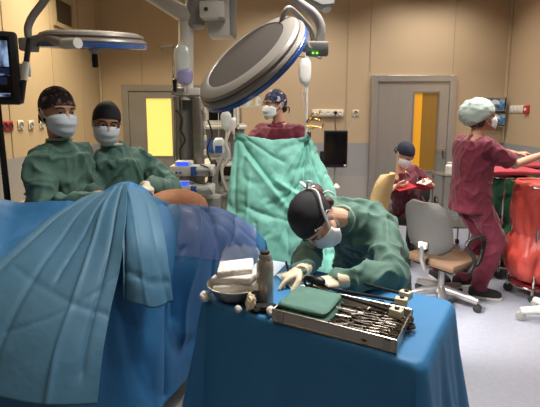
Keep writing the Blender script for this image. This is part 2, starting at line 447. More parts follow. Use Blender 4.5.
# big lamp: seen from its back, tipped towards the anaesthetic screen
cB = P(255, 68, 2.2); nB = V((-.575, -.43, .70)).normalized()
big = surgical_lamp('large tilted surgical lamp with blue rim, grey back turned to us, above the green screen', cB, nB, .32, False)
uB = (V((.79, .1, .61)) - nB * V((.79, .1, .61)).dot(nB)).normalized()
hub = P(315, 49, 2.3)
rim = cB + uB * .29 + nB * .055
MB().curve([rim - uB * .05 + nB * .03, rim + nB * .06 + uB * .02, P(303, 20, 2.25), P(311, 30, 2.28), P(313, 40, 2.3)], .013, 10).build('yoke', M('lamp_grey'), big)
MB().tube([cB + uB * .29 + nB * .05, P(306, 48, 2.27), hub], [.022, .026, .028], 14).build('pivot', M('lamp_grey'), big)
hb = MB().box(P(317, 49, 2.3), (.115, .08, .075), frame((0, 1, .15)), .01).build('joint_block', M('grey_plastic'), big)
for q in (313, 317): MB().box(P(q, 53, 2.255), (.01, .006, .008)).build('status_light', M('led_green'), hb)
MB().curve([P(319, 44, 2.3), P(321, 28, 2.3), P(314, 14, 2.3), P(296, 0, 2.3), P(270, -28, 2.3), V((.0, 2.3, 2.6)), V((-.06, 2.32, 2.8))], .024, 14).build('suspension_arm', M('grey_plastic'), big)
MB().tube([V((-.06, 2.32, 2.72)), V((-.06, 2.32, CEIL))], .045, 18).build('ceiling_stem', M('white_plastic'), big)
# the lamp's own light
sp = bpy.data.lights.new('lamp_beam', 'SPOT'); sp.energy = 560; sp.spot_size = math.radians(48); sp.spot_blend = .7; sp.shadow_soft_size = .25; sp.color = (1, .97, .92)
so = bpy.data.objects.new('lamp_beam', sp); COL.objects.link(so); so.location = cB - nB * .02; so.rotation_euler = (-nB).to_track_quat('-Z', 'Y').to_euler()

# second lamp: nearly edge on, over the surgeons
cS = P(94, 49, 2.55); nS = V((.02, -.12, 1)).normalized()
sm = surgical_lamp('surgical lamp seen edge-on with black handle below, over the two standing surgeons at the left', cS, nS, .30)
MB().tube([P(64, 44, 2.20), P(78, 43, 2.14)], .026, 18).build('pivot', M('dull_white'), sm)
MB().tube([P(28, 43, 2.4), P(45, 38, 2.35), P(65, 44, 2.2)], [.03, .028, .022], 14).build('yoke', M('lamp_grey'), sm)
MB().box(P(29, 45, 2.4), (.08, .08, .07), None, .012).build('joint_block', M('grey_plastic'), sm)
MB().curve([P(29, 40, 2.4), P(28, 28, 2.4), P(33, 16, 2.4), P(45, 0, 2.4), P(62, -24, 2.4), V((-1.05, 2.4, 2.55)), V((-.9, 2.4, 2.75))], .02, 14).build('suspension_arm', M('grey_plastic'), sm)
MB().tube([V((-.9, 2.4, 2.7)), V((-.9, 2.4, CEIL))], .04, 18).build('ceiling_stem', M('white_plastic'), sm)

# small lamp head at the top edge
cT = P(321, -3, 2.7)
t = thing('camera_head', 'grey boxy ceiling unit cut by the top edge, above the lamp joint', 'camera', cT)
MB().prism([(-.11, .06), (-.085, -.03), (.0, -.068), (.075, -.06), (.08, .06)], cT + V((0, .07, 0)), V((1, 0, 0)), Z, .14).build('housing', M('grey_plastic'), t, bevel=.008)
MB().tube([cT + V((.03, 0, -.055)), cT + V((.034, -.01, -.078))], .03, 16).build('lens', M('white_plastic'), t)
MB().tube([cT + V((0, 0, .05)), V((cT.x, cT.y, CEIL))], .03, 14).build('ceiling_stem', M('grey_plastic'), t)

# ---------------------------------------------------------------- ceiling pendant with infusion pumps
YP = 3.7
def q(px, py, Y=YP): return P(px, py, Y)
sc_ = YP / F_PX
pen = thing('ceiling_pendant', 'grey ceiling supply pendant column behind the second surgeon', 'pendant', V((q(190, 100).x, YP, 0.6)))
MB().tube([q(146, -8), q(160, 0), q(180, 12), q(192, 17)], [.062, .064, .07, .075], 18).build('lower_arm', M('dull_white'), pen)
MB().tube([q(146, -8), V((q(146, -8).x, YP, CEIL))], .06, 18).build('ceiling_stem', M('dull_white'), pen)
MB().lathe([(.05, -.12), (.075, -.1), (.085, 0), (.085, .16), (.06, .2)], q(196, 14), Z, 24).build('joint', M('grey_plastic'), pen)
MB().tube([q(186, 22), q(186, 60), q(186, 100)], [.062, .062, .062], 18).build('tube_column', M('dull_white'), pen)
MB().box(q(187, 92), (.24, .16, .065), None, .012).build('collar_shelf', M('dull_white'), pen)
cz0, cz1 = q(190, 205).z, q(190, 97).z
b = MB()
b.box(((q(179, 150).x), YP, (cz0 + cz1) / 2), (.05, .14, cz1 - cz0), None, .008)
b.box(((q(199, 150).x), YP, (cz0 + cz1) / 2), (.075, .16, cz1 - cz0), None, .012)
b.box(((q(189, 150).x), YP + .06, (cz0 + cz1) / 2), (.12, .03, cz1 - cz0))
b.build('service_column', M('steel'), pen)
MB().box((q(189, 150).x, YP + .04, (cz0 + cz1) / 2), (.10, .012, cz1 - cz0 - .04)).build('channel_panel', M('grey_plastic'), pen)
for zz in (110, 124, 138, 152): MB().box((q(205.5, zz).x, YP - .03, q(0, zz).z), (.02, .05, .05), None, .005).build('gas_outlet', M('white_plastic'), pen)
MB().tube([q(175, 100, YP - .08), q(175, 205, YP - .08)], .012, 10).build('rail', M('chrome'), pen)
MB().box(q(190, 205), (.34, .22, .05), None, .01).build('base_shelf', M('dull_white'), pen)

# upper-right ceiling box units
t = thing('ceiling_unit', 'white boxy ceiling arm unit at the top, right of the pendant joint', 'ceiling unit', V((q(218, 10).x, YP, 2.6)))
MB().box(q(213, 11, 3.6), (.20, .14, .13), None, .012).build('arm_block', M('dull_white'), t)
MB().box(q(222, 11, 3.6), (.045, .13, .16), None, .008).build('end_plate', M('grey_plastic'), t)
MB().tube([q(205, 9, 3.53), q(207, 9, 3.52)], .014, 14).build('knob', M('dark_hole'), t)
MB().box(q(222, 10, 3.75), (.23, .2, .46), None, .03).build('housing', M('dull_white'), t)
MB().box(q(233, 6, 3.75), (.05, .22, .52), None, .02).build('side_cover', M('grey_plastic'), t)
MB().tube([q(222, -18, 3.75), V((q(222, -18, 3.75).x, 3.75, CEIL))], .06, 16).build('ceiling_stem', M('dull_white'), t)

# drip bar and hanging bag on the pendant
t = thing('drip_hanger', 'thin steel drip bar with hooked ends on the pendant tube', 'drip hanger', q(175, 46, 3.6))
MB().tube([q(161, 46, 3.6), q(188, 46, 3.6)], .006, 8).build('bar', M('chrome'), t)
MB().tube([q(173.5, 46, 3.6), q(173.5, 84, 3.6)], .008, 8).build('rod', M('chrome'), t)
MB().lathe([(.008, 0), (.016, .01), (.016, .06), (.02, .07), (.02, .1), (.01, .11)], q(175, 92, 3.58), Z, 12).build('clamp', M('black_plastic'), t)
for px in (161, 186):
    MB().curve([q(px, 46, 3.6), q(px - 2, 48.5, 3.6), q(px, 50, 3.6), q(px + 1.6, 48.5, 3.6)], .005, 6).build('hook', M('chrome'), t)
def bag(name_label, c, w, h, m, group=None, fluid=None, tube_to=None, hang=None):
    c = V(c); r = thing('infusion_bag', name_label, 'infusion bag', c, group=group)
    g = []
    for k, s in enumerate((.55, .95, 1, 1, .95, .8, .3)):
        z = h / 2 - h * k / 6; d = .028 * (1 if 0 < k < 6 else .3)
        g.append([c + V((w / 2 * s * math.cos(a), d * math.sin(a), z)) for a in [2 * math.pi * i / 16 for i in range(16)]])
    MB().rings(g).build('pouch', M(m), r, 60)
    MB().tube([c + V((0, 0, h / 2)), c + V((0, 0, h / 2 + .04))] if hang is None else [c + V((0, 0, h / 2)), V((c.x, c.y, hang))], .006 if hang is None else .003, 8).build('hanger_tab', M('white_plastic'), r)
    MB().tube([c + V((0, 0, -h / 2 - .05)), c + V((0, 0, -h / 2))], .006, 8).build('port', M('white_plastic'), r)
    if fluid:
        MB().box(c + V((0, -.03, -.02)), (w * .6, .003, h * .4)).build('print_panel', M(fluid), r)
    if tube_to:
        MB().curve([c + V((0, 0, -h / 2 - .05))] + list(tube_to), .0035, 6).build('drip_line', M('clear_plastic'), r)
    return r
bag('pale infusion bag with lilac lower half hanging on the pendant tube', q(182.5, 60, 3.57), .13, .24, 'bag_fluid')
bag('lilac fluid bag low on the pendant tube, under the pale bag', q(184.5, 77, 3.56), .14, .14, 'bag_lilac')

def pump(cx, cy, label):
    c = q(cx, cy, YP - .2)
    r = thing('infusion_pump', label, 'infusion pump', c, group='infusion pumps')
    MB().box(c, (.36, .14, .085), None, .012).build('housing', M('dull_white'), r)
    MB().box(c + V((-.07, -.0, .055)), (.14, .12, .05), None, .014).build('head', M('dull_white'), r)
    MB().box(c + V((-.07, -.062, .056)), (.095, .006, .032)).build('display', M('screen_blue'), r)
    MB().box(c + V((.02, -.074, .0)), (.05, .014, .075), None, .004).build('latch', M('blue_rim'), r)
    MB().tube([c + V((.04, -.08, .01)), c + V((.17, -.08, .01))], .014, 12).build('syringe', M('clear_bottle'), r)
    MB().tube([c + V((.16, -.08, .01)), c + V((.175, -.08, .01))], .022, 12).build('plunger', M('white_plastic'), r)
    for k in range(3): MB().box(c + V((-.15 + .03 * k, -.073, -.012)), (.018, .008, .014)).build('button', M('blue_rim' if k else 'white_plastic'), r)
    return r
pump(193, 170, 'upper white infusion pump with blue display on the pendant column')
pump(193, 189, 'lower white infusion pump with blue display on the pendant column')
t = tag(MB().curve([q(176, 110, 3.55), q(182, 118, 3.53), q(181, 130, 3.53), q(185, 140, 3.53), q(180, 150, 3.54), q(181, 163, 3.53)], .008, 8).build('cable', M('black_rubber'), None), 'black cable hanging down the front of the pendant column', 'cable')
t = tag(MB().curve([q(200, 165, 3.45), q(208, 168, 3.42), q(209, 178, 3.42), q(204, 184, 3.43), q(190, 180, 3.43)], .005, 8).build('cable', M('black_rubber'), None), 'thin black cable looping between the two infusion pumps', 'cable')

# ---------------------------------------------------------------- anaesthesia machine behind the screen
YA = 4.2
def qa(px, py, Y=YA): return P(px, py, Y)
xA0, xA1 = qa(203, 150).x, qa(246, 150).x; xA = (xA0 + xA1) / 2
am = thing('anaesthesia_machine', 'pale anaesthesia machine with shelves and hoses between the pendant and the green screen', 'anaesthesia machine', (xA, YA, 0))
MB().box((xA, YA + .05, .53), (xA1 - xA0, .5, .86), None, .02).build('cabinet', M('dull_white'), am)
for k in range(3):
    d = MB().box((xA, YA - .215, .28 + .24 * k), (xA1 - xA0 - .06, .03, .21), None, .008).build('drawer', M('white_plastic'), am)
    MB().tube([(xA - .08, YA - .24, .34 + .24 * k), (xA + .08, YA - .24, .34 + .24 * k)], .009, 8).build('drawer_handle', M('grey_plastic'), d)
zS = qa(220, 158).z
MB().box((xA, YA, zS - .05), (xA1 - xA0 + .03, .55, .035), None, .008).build('worktop', M('white_plastic'), am)
MB().box((xA, YA + .15, (zS + qa(0, 124).z) / 2), (xA1 - xA0 - .04, .22, qa(0, 124).z - zS), None, .015).build('upper_body', M('grey_plastic'), am)
MB().box((xA, YA, qa(0, 127).z), (xA1 - xA0, .42, .03), None, .006).build('shelf', M('dull_white'), am)
MB().box((xA - .02, YA - .02, qa(0, 112).z), (.3, .08, .22), None, .012).build('monitor', M('dull_white'), am)
MB().box((xA - .02, YA - .063, qa(0, 112).z), (.24, .006, .16)).build('monitor_screen', M('screen_off'), am)
MB().lathe([(.035, 0), (.045, .01), (.045, .12), (.03, .14)], (xA - .12, YA - .12, qa(0, 152).z), Z, 16).build('vaporiser', M('blue_rim'), am)
MB().lathe([(.05, 0), (.055, .01), (.055, .15), (.05, .17)], (xA + .02, YA - .14, qa(0, 158).z), Z, 18).build('absorber', M('clear_bottle'), am)
MB().lathe([(.015, 0), (.04, -.04), (.065, -.13), (.06, -.2), (.03, -.25)], qa(214, 160, YA - .28), Z, 18).build('breathing_bag', M('black_rubber'), am)
for dx in (0, .05):
    MB().curve([qa(222 + dx * 30, 155, YA - .3), qa(218, 168, YA - .36), qa(214 + dx * 50, 182, YA - .36), qa(222, 196, YA - .36), qa(234, 190, YA - .34)], .017, 10).build('hose', M('grey_plastic'), am)
for k in range(4):
    MB().tube([(xA - .17 + .34 * (k % 2), YA - .12 + .34 * (k // 2), .0), (xA - .17 + .34 * (k % 2), YA - .12 + .34 * (k // 2), .1)], .045, 12).build('caster', M('black_rubber'), am)
zR = qa(0, 107, 3.9).z
MB().tube([(qa(212, 107, 3.9).x, 3.9, zR), (qa(240, 107, 3.9).x, 3.9, zR)], .007, 8).tube([(xA, 3.9, zR), (xA, YA, zR), (xA, YA, qa(0, 124).z)], .009, 8).build('bag_rail', M('chrome'), am)
bag('clear fluid pouch in front of the anaesthesia machine', qa(226, 121, 3.9), .10, .17, 'bag_fluid', hang=zR)
bag('small clear pouch with blue print beside the left drip pole', qa(219, 147, 3.9), .11, .17, 'bag_fluid', fluid='blue_rim', hang=zR)
for (x0_, y0_, pts_, r_, m_, lab) in ((0, 0, ((231, 128), (226, 142), (229, 156), (222, 170), (226, 188), (236, 196)), .014, 'white_plastic', 'pale breathing hose sagging in front of the anaesthesia machine, nearest the green screen'),
                                   (0, 0, ((208, 120), (212, 135), (207, 150), (213, 168), (210, 186)), .008, 'black_rubber', 'black cable hanging between the pendant column and the anaesthesia machine')):
    tag(MB().curve([qa(px, py, 3.88) for px, py in pts_], r_, 8).build('hose', M(m_)), lab, 'hose')
bag('second clear fluid pouch right of the first, before the anaesthesia machine', qa(234, 126, 3.9), .085, .15, 'bag_lit', hang=zR)
t = thing('patient_monitor', 'small white monitor on the anaesthesia machine worktop, beside the green screen', 'monitor', qa(228, 170, 3.98))
MB().box(qa(228, 172, 3.98), (.16, .1, .13), None, .01).build('housing', M('white_plastic'), t)
MB().box(qa(228, 171, 3.925), (.12, .006, .085)).build('screen', M('screen_off'), t)
MB().box(qa(228, 184, 3.98), (.05, .06, .08)).build('stand', M('dull_white'), t)
t = thing('side_rack', 'grey drawer rack low behind the pendant pumps', 'rack', (qa(216, 190).x, 4.0, 0))
for k in range(3):
    pass
x = qa(212, 190, 3.75).x
MB().box((x, 3.75, .45), (.16, .3, .86), None, .01).build('body', M('grey_plastic'), t)
MB().box((x, 3.59, .62), (.13, .02, .3), None, .006).build('front_panel', M('dull_white'), t)
x = qa(233, 100).x
t = thing('vial_shelf', 'small white shelf of bottles on the rail behind the left drip pole', 'shelf', (x, 5.2, qa(0, 105, 5.2).z))
MB().box((x, 5.2, qa(0, 107, 5.2).z), (.6, .2, .02)).build('board', M('dull_white'), t)
MB().tube([(x, 5.25, 0), (x, 5.25, qa(0, 107, 5.2).z)], .02, 10).build('post', M('chrome'), t)
MB().box((x, 5.25, .02), (.4, .4, .04), None, .01).build('foot', M('grey_plastic'), t)
for k in range(5):
    cx = x - .22 + .11 * k; z0 = qa(0, 107, 5.2).z + .01
    bt = thing('medicine_bottle', 'small pale medicine bottle on the shelf behind the left drip pole', 'bottle', (cx, 5.2, z0), group='bottles on the vial shelf')
    MB().lathe([(.03, 0), (.032, .01), (.032, .09), (.014, .115), (.014, .13)], (cx, 5.2, z0), Z, 14).build('body', M('clear_bottle'), bt)
    MB().lathe([(.017, .13), (.017, .155)], (cx, 5.2, z0), Z, 12).build('cap', M('white_plastic'), bt)

# ---------------------------------------------------------------- drip poles
def pole(px, ytop, Y, label, hooks=False):
    top = P(px, ytop, Y); r = thing('drip_pole', label, 'drip pole', (top.x, Y, 0))
    MB().tube([(top.x, Y, .1), top], .0115, 12).build('pole', M('white_plastic'), r)
    for k in range(5):
        a = 2 * math.pi * k / 5 + .3; e = V((top.x + .26 * math.cos(a), Y + .26 * math.sin(a), .07))
        l = MB().tube([(top.x, Y, .13), e], [.018, .012], 10).build('base_leg', M('cast_aluminium'), r)
        MB().lathe([(.02, -.02), (.035, -.015), (.035, .015), (.02, .02)], (e.x, e.y, .036), V((math.sin(a), -math.cos(a), 0)), 14).build('caster', M('black_rubber'), l)
    for s in (-1, 1):
        MB().curve([top + V((0, 0, -.01)), top + V((s * .06, 0, -.005)), top + V((s * .10, 0, -.02)), top + V((s * .11, 0, .02))], .005, 6).build('hook', M('chrome'), r)
    if hooks:
        z = P(0, 125, Y).z
        for k, (dx, dz) in enumerate(((.04, .05), (.10, .045), (.05, -.02), (.115, -.01), (.09, .09))):
            MB().curve([V((top.x, Y - .01, z + dz * .3)), V((top.x + dx * .6, Y - .02, z + dz)), V((top.x + dx, Y - .02, z + dz - .01)), V((top.x + dx + .012, Y - .02, z + dz + .02))], .005, 6).build('side_hook', M('gold'), r)
    return r
pole(307, 56, 3.22, 'white drip pole at the right edge of the green screen drape', True)
pole(237, 97, 3.22, 'white drip pole at the left edge of the green screen drape')
bag('bright clear infusion bag hanging from the right drip pole under the large lamp', P(305, 72, 3.2), .095, .20, 'bag_lit', tube_to=[P(302, 92, 3.2), P(305, 110, 3.2), P(306, 130, 3.19)])
# ---------------------------------------------------------------- wall equipment
# wall monitor
YM = 5.7
mc = P(335.5, 149, YM); w_, h_ = 23.5 * YM / F_PX, 37 * YM / F_PX
t = thing('wall_monitor', 'black portrait monitor on a wall arm, between the green screen and the steel door', 'monitor', (mc.x, YM, mc.z))
MB().box(mc, (w_, .05, h_), None, .008).build('housing', M('black_plastic'), t)
MB().box(mc + V((0, -.026, .01)), (w_ - .03, .004, h_ - .06)).build('screen', M('screen_off'), t)
MB().box(mc + V((w_ / 2 - .03, -.027, -h_ / 2 + .03)), (.03, .004, .025)).build('sticker', M('white_plastic'), t)
MB().box(mc + V((-w_ / 2 - .02, .01, -.14)), (.06, .06, .22), None, .006).build('side_box', M('black_plastic'), t)
MB().tube([mc + V((0, .02, 0)), V((mc.x, YB, mc.z))], .03, 12).build('wall_arm', M('grey_plastic'), t)
MB().tube([mc + V((0, .02, -h_ / 2 - .25)), mc + V((0, .02, -h_ / 2 + .02))], .012, 10).build('lower_stem', M('grey_plastic'), t)
MB().lathe([(.05, -.02), (.055, 0), (.03, .03), (.012, .05)], mc + V((.02, .0, -h_ / 2 - .27)), Z, 16).build('cup_holder', M('white_plastic'), t)
tag(MB().curve([P(336, 131, YM + .05), P(335, 122, 6.0), P(335.5, 112, YB - .03)], .008, 6).build('power_cable', M('black_rubber')), 'black cable from the portrait monitor up to the socket strip', 'cable')
tag(MB().curve([P(346, 136, YM + .05), P(350, 126, 6.05), P(355.5, 114, YB - .03)], .004, 6).build('power_cable', M('grey_plastic')), 'thin grey cable from the monitor to the single wall socket', 'cable')
# socket strip
a0, a1 = P(312, 113, YB), P(343, 113, YB)
t = thing('socket_strip', 'white strip of wall sockets above the black monitor', 'socket strip', ((a0.x + a1.x) / 2, YB, a0.z))
MB().box(((a0.x + a1.x) / 2, YB - .02, a0.z), (a1.x - a0.x, .04, .10), None, .006).build('trunking', M('plate_white'), t)
for k in range(5):
    x = a0.x + .05 + k * .087
    MB().lathe([(.03, 0), (.03, .008), (.02, .008), (.018, .002)], (x, YB - .04, a0.z), V((0, -1, 0)), 16).build('socket', M('white_plastic'), t)
MB().lathe([(.02, 0), (.024, .01), (.02, .05), (.01, .06)], P(335.5, 112.5, YB - .04), V((0, -1, 0)), 12).build('plug', M('black_plastic'), t)
def socket(px, py, label, red=False, wall='back', group=None):
    if wall == 'back': c = P(px, py, YB); n = V((0, -1, 0)); s = (.09, .012, .09); c.y -= .006
    elif wall == 'left': c = PX(px, py, XL); n = V((1, 0, 0)); s = (.012, .09, .09); c.x += .006
    t = thing('wall_socket', label, 'wall socket', c, group=group)
    MB().box(c, s, None, .004).build('plate', M('sign_red' if red else 'plate_white'), t)
    MB().lathe([(.032, 0), (.034, .008), (.026, .008), (.024, .002), (.001, .002)], c + n * .005, n, 18).build('socket_well', M('scrub_trim' if red else 'grey_plastic'), t)
socket(355.5, 113, 'single white wall socket right of the socket strip, by the steel door frame')
socket(4, 126, 'red wall socket nearest the left photo edge', True, 'left')
socket(9.5, 126, 'red wall socket beside the white sockets on the left wall', True, 'left')
socket(20, 125, 'white wall socket right of the two red ones', False, 'left')
socket(30.5, 125, 'white wall socket in the middle of the left wall row', False, 'left')
socket(41, 124, 'white wall socket half behind the left surgeon\'s cap', False, 'left')
# ventilation grille on the left wall
c0, c1 = PX(53.5, 2, XL), PX(70.5, 20, XL)
yc, zc = (c0.y + c1.y) / 2, (PX(53.5, 1, XL).z + PX(53.5, 17, XL).z) / 2; wy, hz = abs(c1.y - c0.y), .27
t = thing('ventilation_grille', 'dark square ventilation grille high on the left wall', 'vent', (XL, yc, zc))
f = MB()
for s in (-1, 1):
    f.box((XL + .012, yc + s * (wy / 2 + .02), zc), (.024, .05, hz + .09)); f.box((XL + .012, yc, zc + s * (hz / 2 + .02)), (.024, wy, .05))
f.build('frame', M('trim_strip'), t)
MB().box((XL + .004, yc, zc), (.006, wy, hz)).build('backing', M('vent_dark'), t)
for k in range(9):
    MB().box((XL + .014, yc, zc - hz / 2 + hz * (k + .5) / 9), (.016, wy, .006), Matrix.Rotation(.6, 3, 'Y')).build('slat', M('vent_dark'), t)

# glove box holders near the corner
for (py, lab) in ((104.5, 'upper blue glove box in the wall holder, by the room corner'), (119, 'lower blue glove box in the wall holder, under the first')):
    c = P(493, py, YB - .07); t = thing('glove_box', lab, 'glove box', c, group='glove boxes in the corner')
    h = .165
    MB().box(c, (.29, .09, h), None, .004).build('carton', M('glove_box_print'), t)
    MB().lathe([(.07, 0), (.07, .002), (.001, .002)], c + V((0, -.045, 0)), V((0, -1, 0)), 20).build('opening', M('white_cloth'), t)
    MB().ell(c + V((.02, -.055, -.02)), (.05, .018, .03)).build('glove_tuft', M('glove_box_blue'), t)
c = P(493, 112, YB - .07)
t = thing('glove_box_holder', 'wire holder carrying the two blue glove boxes', 'holder', c)
hm = MB()
for z in (.195, .02, -.02, -.205):
    hm.box(c + V((0, -.05, z)), (.31, .006, .012)); hm.box(c + V((0, .055, z)), (.31, .012, .012))
for s in (-1, 1): hm.box(c + V((s * .152, 0, 0)), (.006, .11, .41))
hm.build('wire_frame', M('chrome'), t)
# panel on the right wall
c = PX(517.5, 109, XR); yy = PX(509, 109, XR).y, PX(524, 109, XR).y
t = thing('switch_panel', 'row of white wall switches on the right wall above the red lids', 'switch', (XR, c.y, c.z))
MB().box((XR - .006, c.y, c.z), (.012, abs(yy[1] - yy[0]), .10), None, .003).build('plate', M('plate_white'), t)
for k in range(4): MB().box((XR - .014, c.y - .5 * abs(yy[1] - yy[0]) + abs(yy[1] - yy[0]) * (k + .5) / 4, c.z), (.01, .05, .065), None, .003).build('rocker', M('white_plastic'), t)
c = PX(527.5, 109.5, XR)
t = thing('alarm_button', 'small red alarm box right of the white switch row', 'alarm', c)
MB().box(c + V((-.015, 0, 0)), (.03, .10, .11), None, .004).build('box', M('sign_red'), t)
MB().lathe([(.022, 0), (.022, .008), (.001, .01)], c + V((-.03, 0, 0)), V((-1, 0, 0)), 14).build('button', M('plate_white'), t)

# monitor at the left edge, on its own arm with black grips
YL = 1.75
m0 = P(2, 69, YL)
uxm = V((.93, .37, 0)).normalized(); rm = Matrix((uxm, Z.cross(uxm), Z)).transposed()
t = thing('scan_monitor', 'flat monitor showing blue x-ray scans at the left edge, on a ceiling arm', 'monitor', m0)
tilt = Matrix.Rotation(math.radians(4), 3, 'Y')
R_ = rm
pr = P(19.5, 69, YL); w2 = .42; mcen = pr - uxm * w2 / 2
MB().box(mcen, (w2, .045, .285), R_, .012).build('housing', M('black_plastic'), t)
nf = -(Z.cross(uxm))
sc0 = mcen + nf * .0235
MB().box(sc0, (w2 - .05, .003, .245), R_).build('screen', M('screen_off'), t)
def tile(dx, dz, w, h, m): MB().box(sc0 + uxm * dx + Z * dz + nf * .002, (w, .002, h), R_).build('scan_picture', M(m), t)
tile(.128, .055, .10, .10, 'scan_image'); tile(.128, -.015, .10, .03, 'scan_rows'); tile(.128, -.05, .08, .03, 'scan_image'); tile(.13, -.105, .09, .014, 'scan_rows')
tile(.045, .03, .05, .16, 'scan_warm'); tile(-.06, .03, .14, .18, 'scan_image'); tile(.045, -.09, .05, .04, 'scan_rows')
g0, g1 = P(29.5, 38, YL), P(21, 103, YL)
ax = (g1 - g0)
MB().tube([g0, g0 + ax * .38], .0105, 12).build('grip', M('black_rubber'), t)
MB().tube([g0 + ax * .62, g1], .0105, 12).build('grip', M('black_rubber'), t)
MB().tube([g0 + ax * .36, g0 + ax * .64], .013, 12).build('grip_clamp', M('dull_white'), t)
MB().box((g0 + ax * .5 + pr) / 2 + V((0, .01, 0)), (.05, .02, .05), R_).build('bracket', M('dull_white'), t)
mq = mcen - uxm * .12
MB().tube([mcen - nf * .02, mq - nf * .12, mq - nf * .14 + V((0, 0, .4)), V((mq.x, mq.y + .15, CEIL))], .025, 12).build('ceiling_arm', M('dull_white'), t)
# dark stand at left edge
p0, p1 = P(0, 128, 2.3), P(9, 212, 2.3)
t = thing('stand', 'dark slanting equipment pole at the left edge behind the drape', 'stand', (p1.x, 2.3, 0))
d_ = (p1 - p0)
k_ = (p1.z - .05) / (p0.z - p1.z)
MB().tube([p0 - d_ * .4, p1 + d_ * k_], .016, 12).build('pole', M('black_plastic'), t)
pb = p1 + d_ * k_
MB().box((pb.x, 2.3, .03), (.3, .3, .06), None, .02).build('base', M('black_plastic'), t)
# grey bench under the switches at left: low cabinet
c = PX(8, 205, XL)
t = thing('wall_shelf', 'low brownish shelf on the left wall behind the dark pole', 'shelf', (XL, 4.2, .72))
MB().box((XL + .16, 4.2, .74), (.32, 1.2, .04), None, .006).build('board', M('trim_strip'), t)
for s in (-1, 1): MB().box((XL + .14, 4.2 + s * .5, .64), (.24, .03, .16)).build('bracket', M('grey_plastic'), t)

# ---------------------------------------------------------------- office chairs
def office_chair(label, loc, rot, seat_m, back_m, frame_m, arms=('l', 'r'), h=.46, back_h=.42, tilt=.12):
    r = thing('office_chair', label, 'chair', (0, 0, 0))
    # faces +y
    MB().box((0, .02, h), (.46, .44, .07), None, .03).build('seat', M(seat_m), r)
    MB().box((0, .02, h - .045), (.36, .34, .02)).build('seat_pan', M('black_plastic'), r)
    g = []
    for j in range(9):
        v = j / 8; z = h + .09 + back_h * v; y = -.23 - tilt * v + .03 * math.cos((v - .5) * 2)
        hw = .215 * (1 - .9 * abs(2 * v - 1) ** 5 * .5)
        prof = [(-1, 0), (-.9, -.022), (-.4, -.03), (0, -.032), (.4, -.03), (.9, -.022), (1, 0), (.9, .022), (0, .012), (-.9, .022)]
        g.append([V((x * hw, y + d + .035 * (x * x), z)) for x, d in prof])
    MB().rings(g).build('backrest', M(back_m), r, 60)
    MB().tube([(0, -.05, h - .05), (0, -.24, h - .04), (0, -.29, h + .05), (0, -.285, h + .16)], [.02, .02, .02, .018], 10).build('back_bracket', M(frame_m), r)
    MB().box((0, -.275, h + .16), (.07, .03, .05), None, .004).build('back_knob', M('white_plastic'), r)
    MB().tube([(0, 0, .12), (0, 0, h - .05)], [.03, .024], 14).build('gas_column', M(frame_m), r)
    for s, n in ((-1, 'l'), (1, 'r')):
        if n in arms:
            x = s * .265
            MB().curve([(s * .15, .0, h - .045), (x - s * .02, .0, h - .04), (x, .02, h + .06), (x, -.1, h + .2), (x, .02, h + .235), (x, .14, h + .215), (x, .12, h + .08), (x, .06, h + .0)], .017, 10, 5).build('armrest', M('black_plastic'), r)
    for k in range(5):
        a = 2 * math.pi * k / 5 + .35; e = V((.29 * math.cos(a), .29 * math.sin(a), .085))
        l = MB().tube([(0, 0, .13), V((e.x * .5, e.y * .5, .115)), e], [.04, .034, .026], 10).build('base_leg', M(frame_m), r)
        MB().lathe([(.015, -.022), (.032, -.018), (.032, .018), (.015, .022)], (e.x, e.y, .033), V((math.sin(a), -math.cos(a), 0)), 14).build('caster', M('black_rubber'), l)
    r.location = loc; r.rotation_euler = (0, 0, rot)
    WM[r.name] = Matrix.Translation(V(loc)) @ Matrix.Rotation(rot, 4, 'Z')
    return r
cg = F(440, 303, 0)
office_chair('grey office chair on five chrome legs, empty, in front of the maroon nurse', (cg.x, cg.y, 0), math.radians(-56), 'chair_brown', 'chair_grey', 'cast_aluminium', h=.40, back_h=.43, tilt=.10)
cb = P(357, 200, 3.75)
office_chair('empty office chair with a tan wooden-look back, behind the bending surgeon', (cb.x, 3.75, 0), math.radians(54), 'chair_brown', 'chair_beige', 'black_plastic', h=.55, back_h=.46, tilt=.09)
ce = P(410, 200, 4.6)
SEATED = V((ce.x, 4.6, 0))
office_chair('black office chair under the seated reading nurse by the steel door', SEATED, math.radians(180 - 18), 'black_matte', 'black_matte', 'black_plastic', h=.47, back_h=.36)

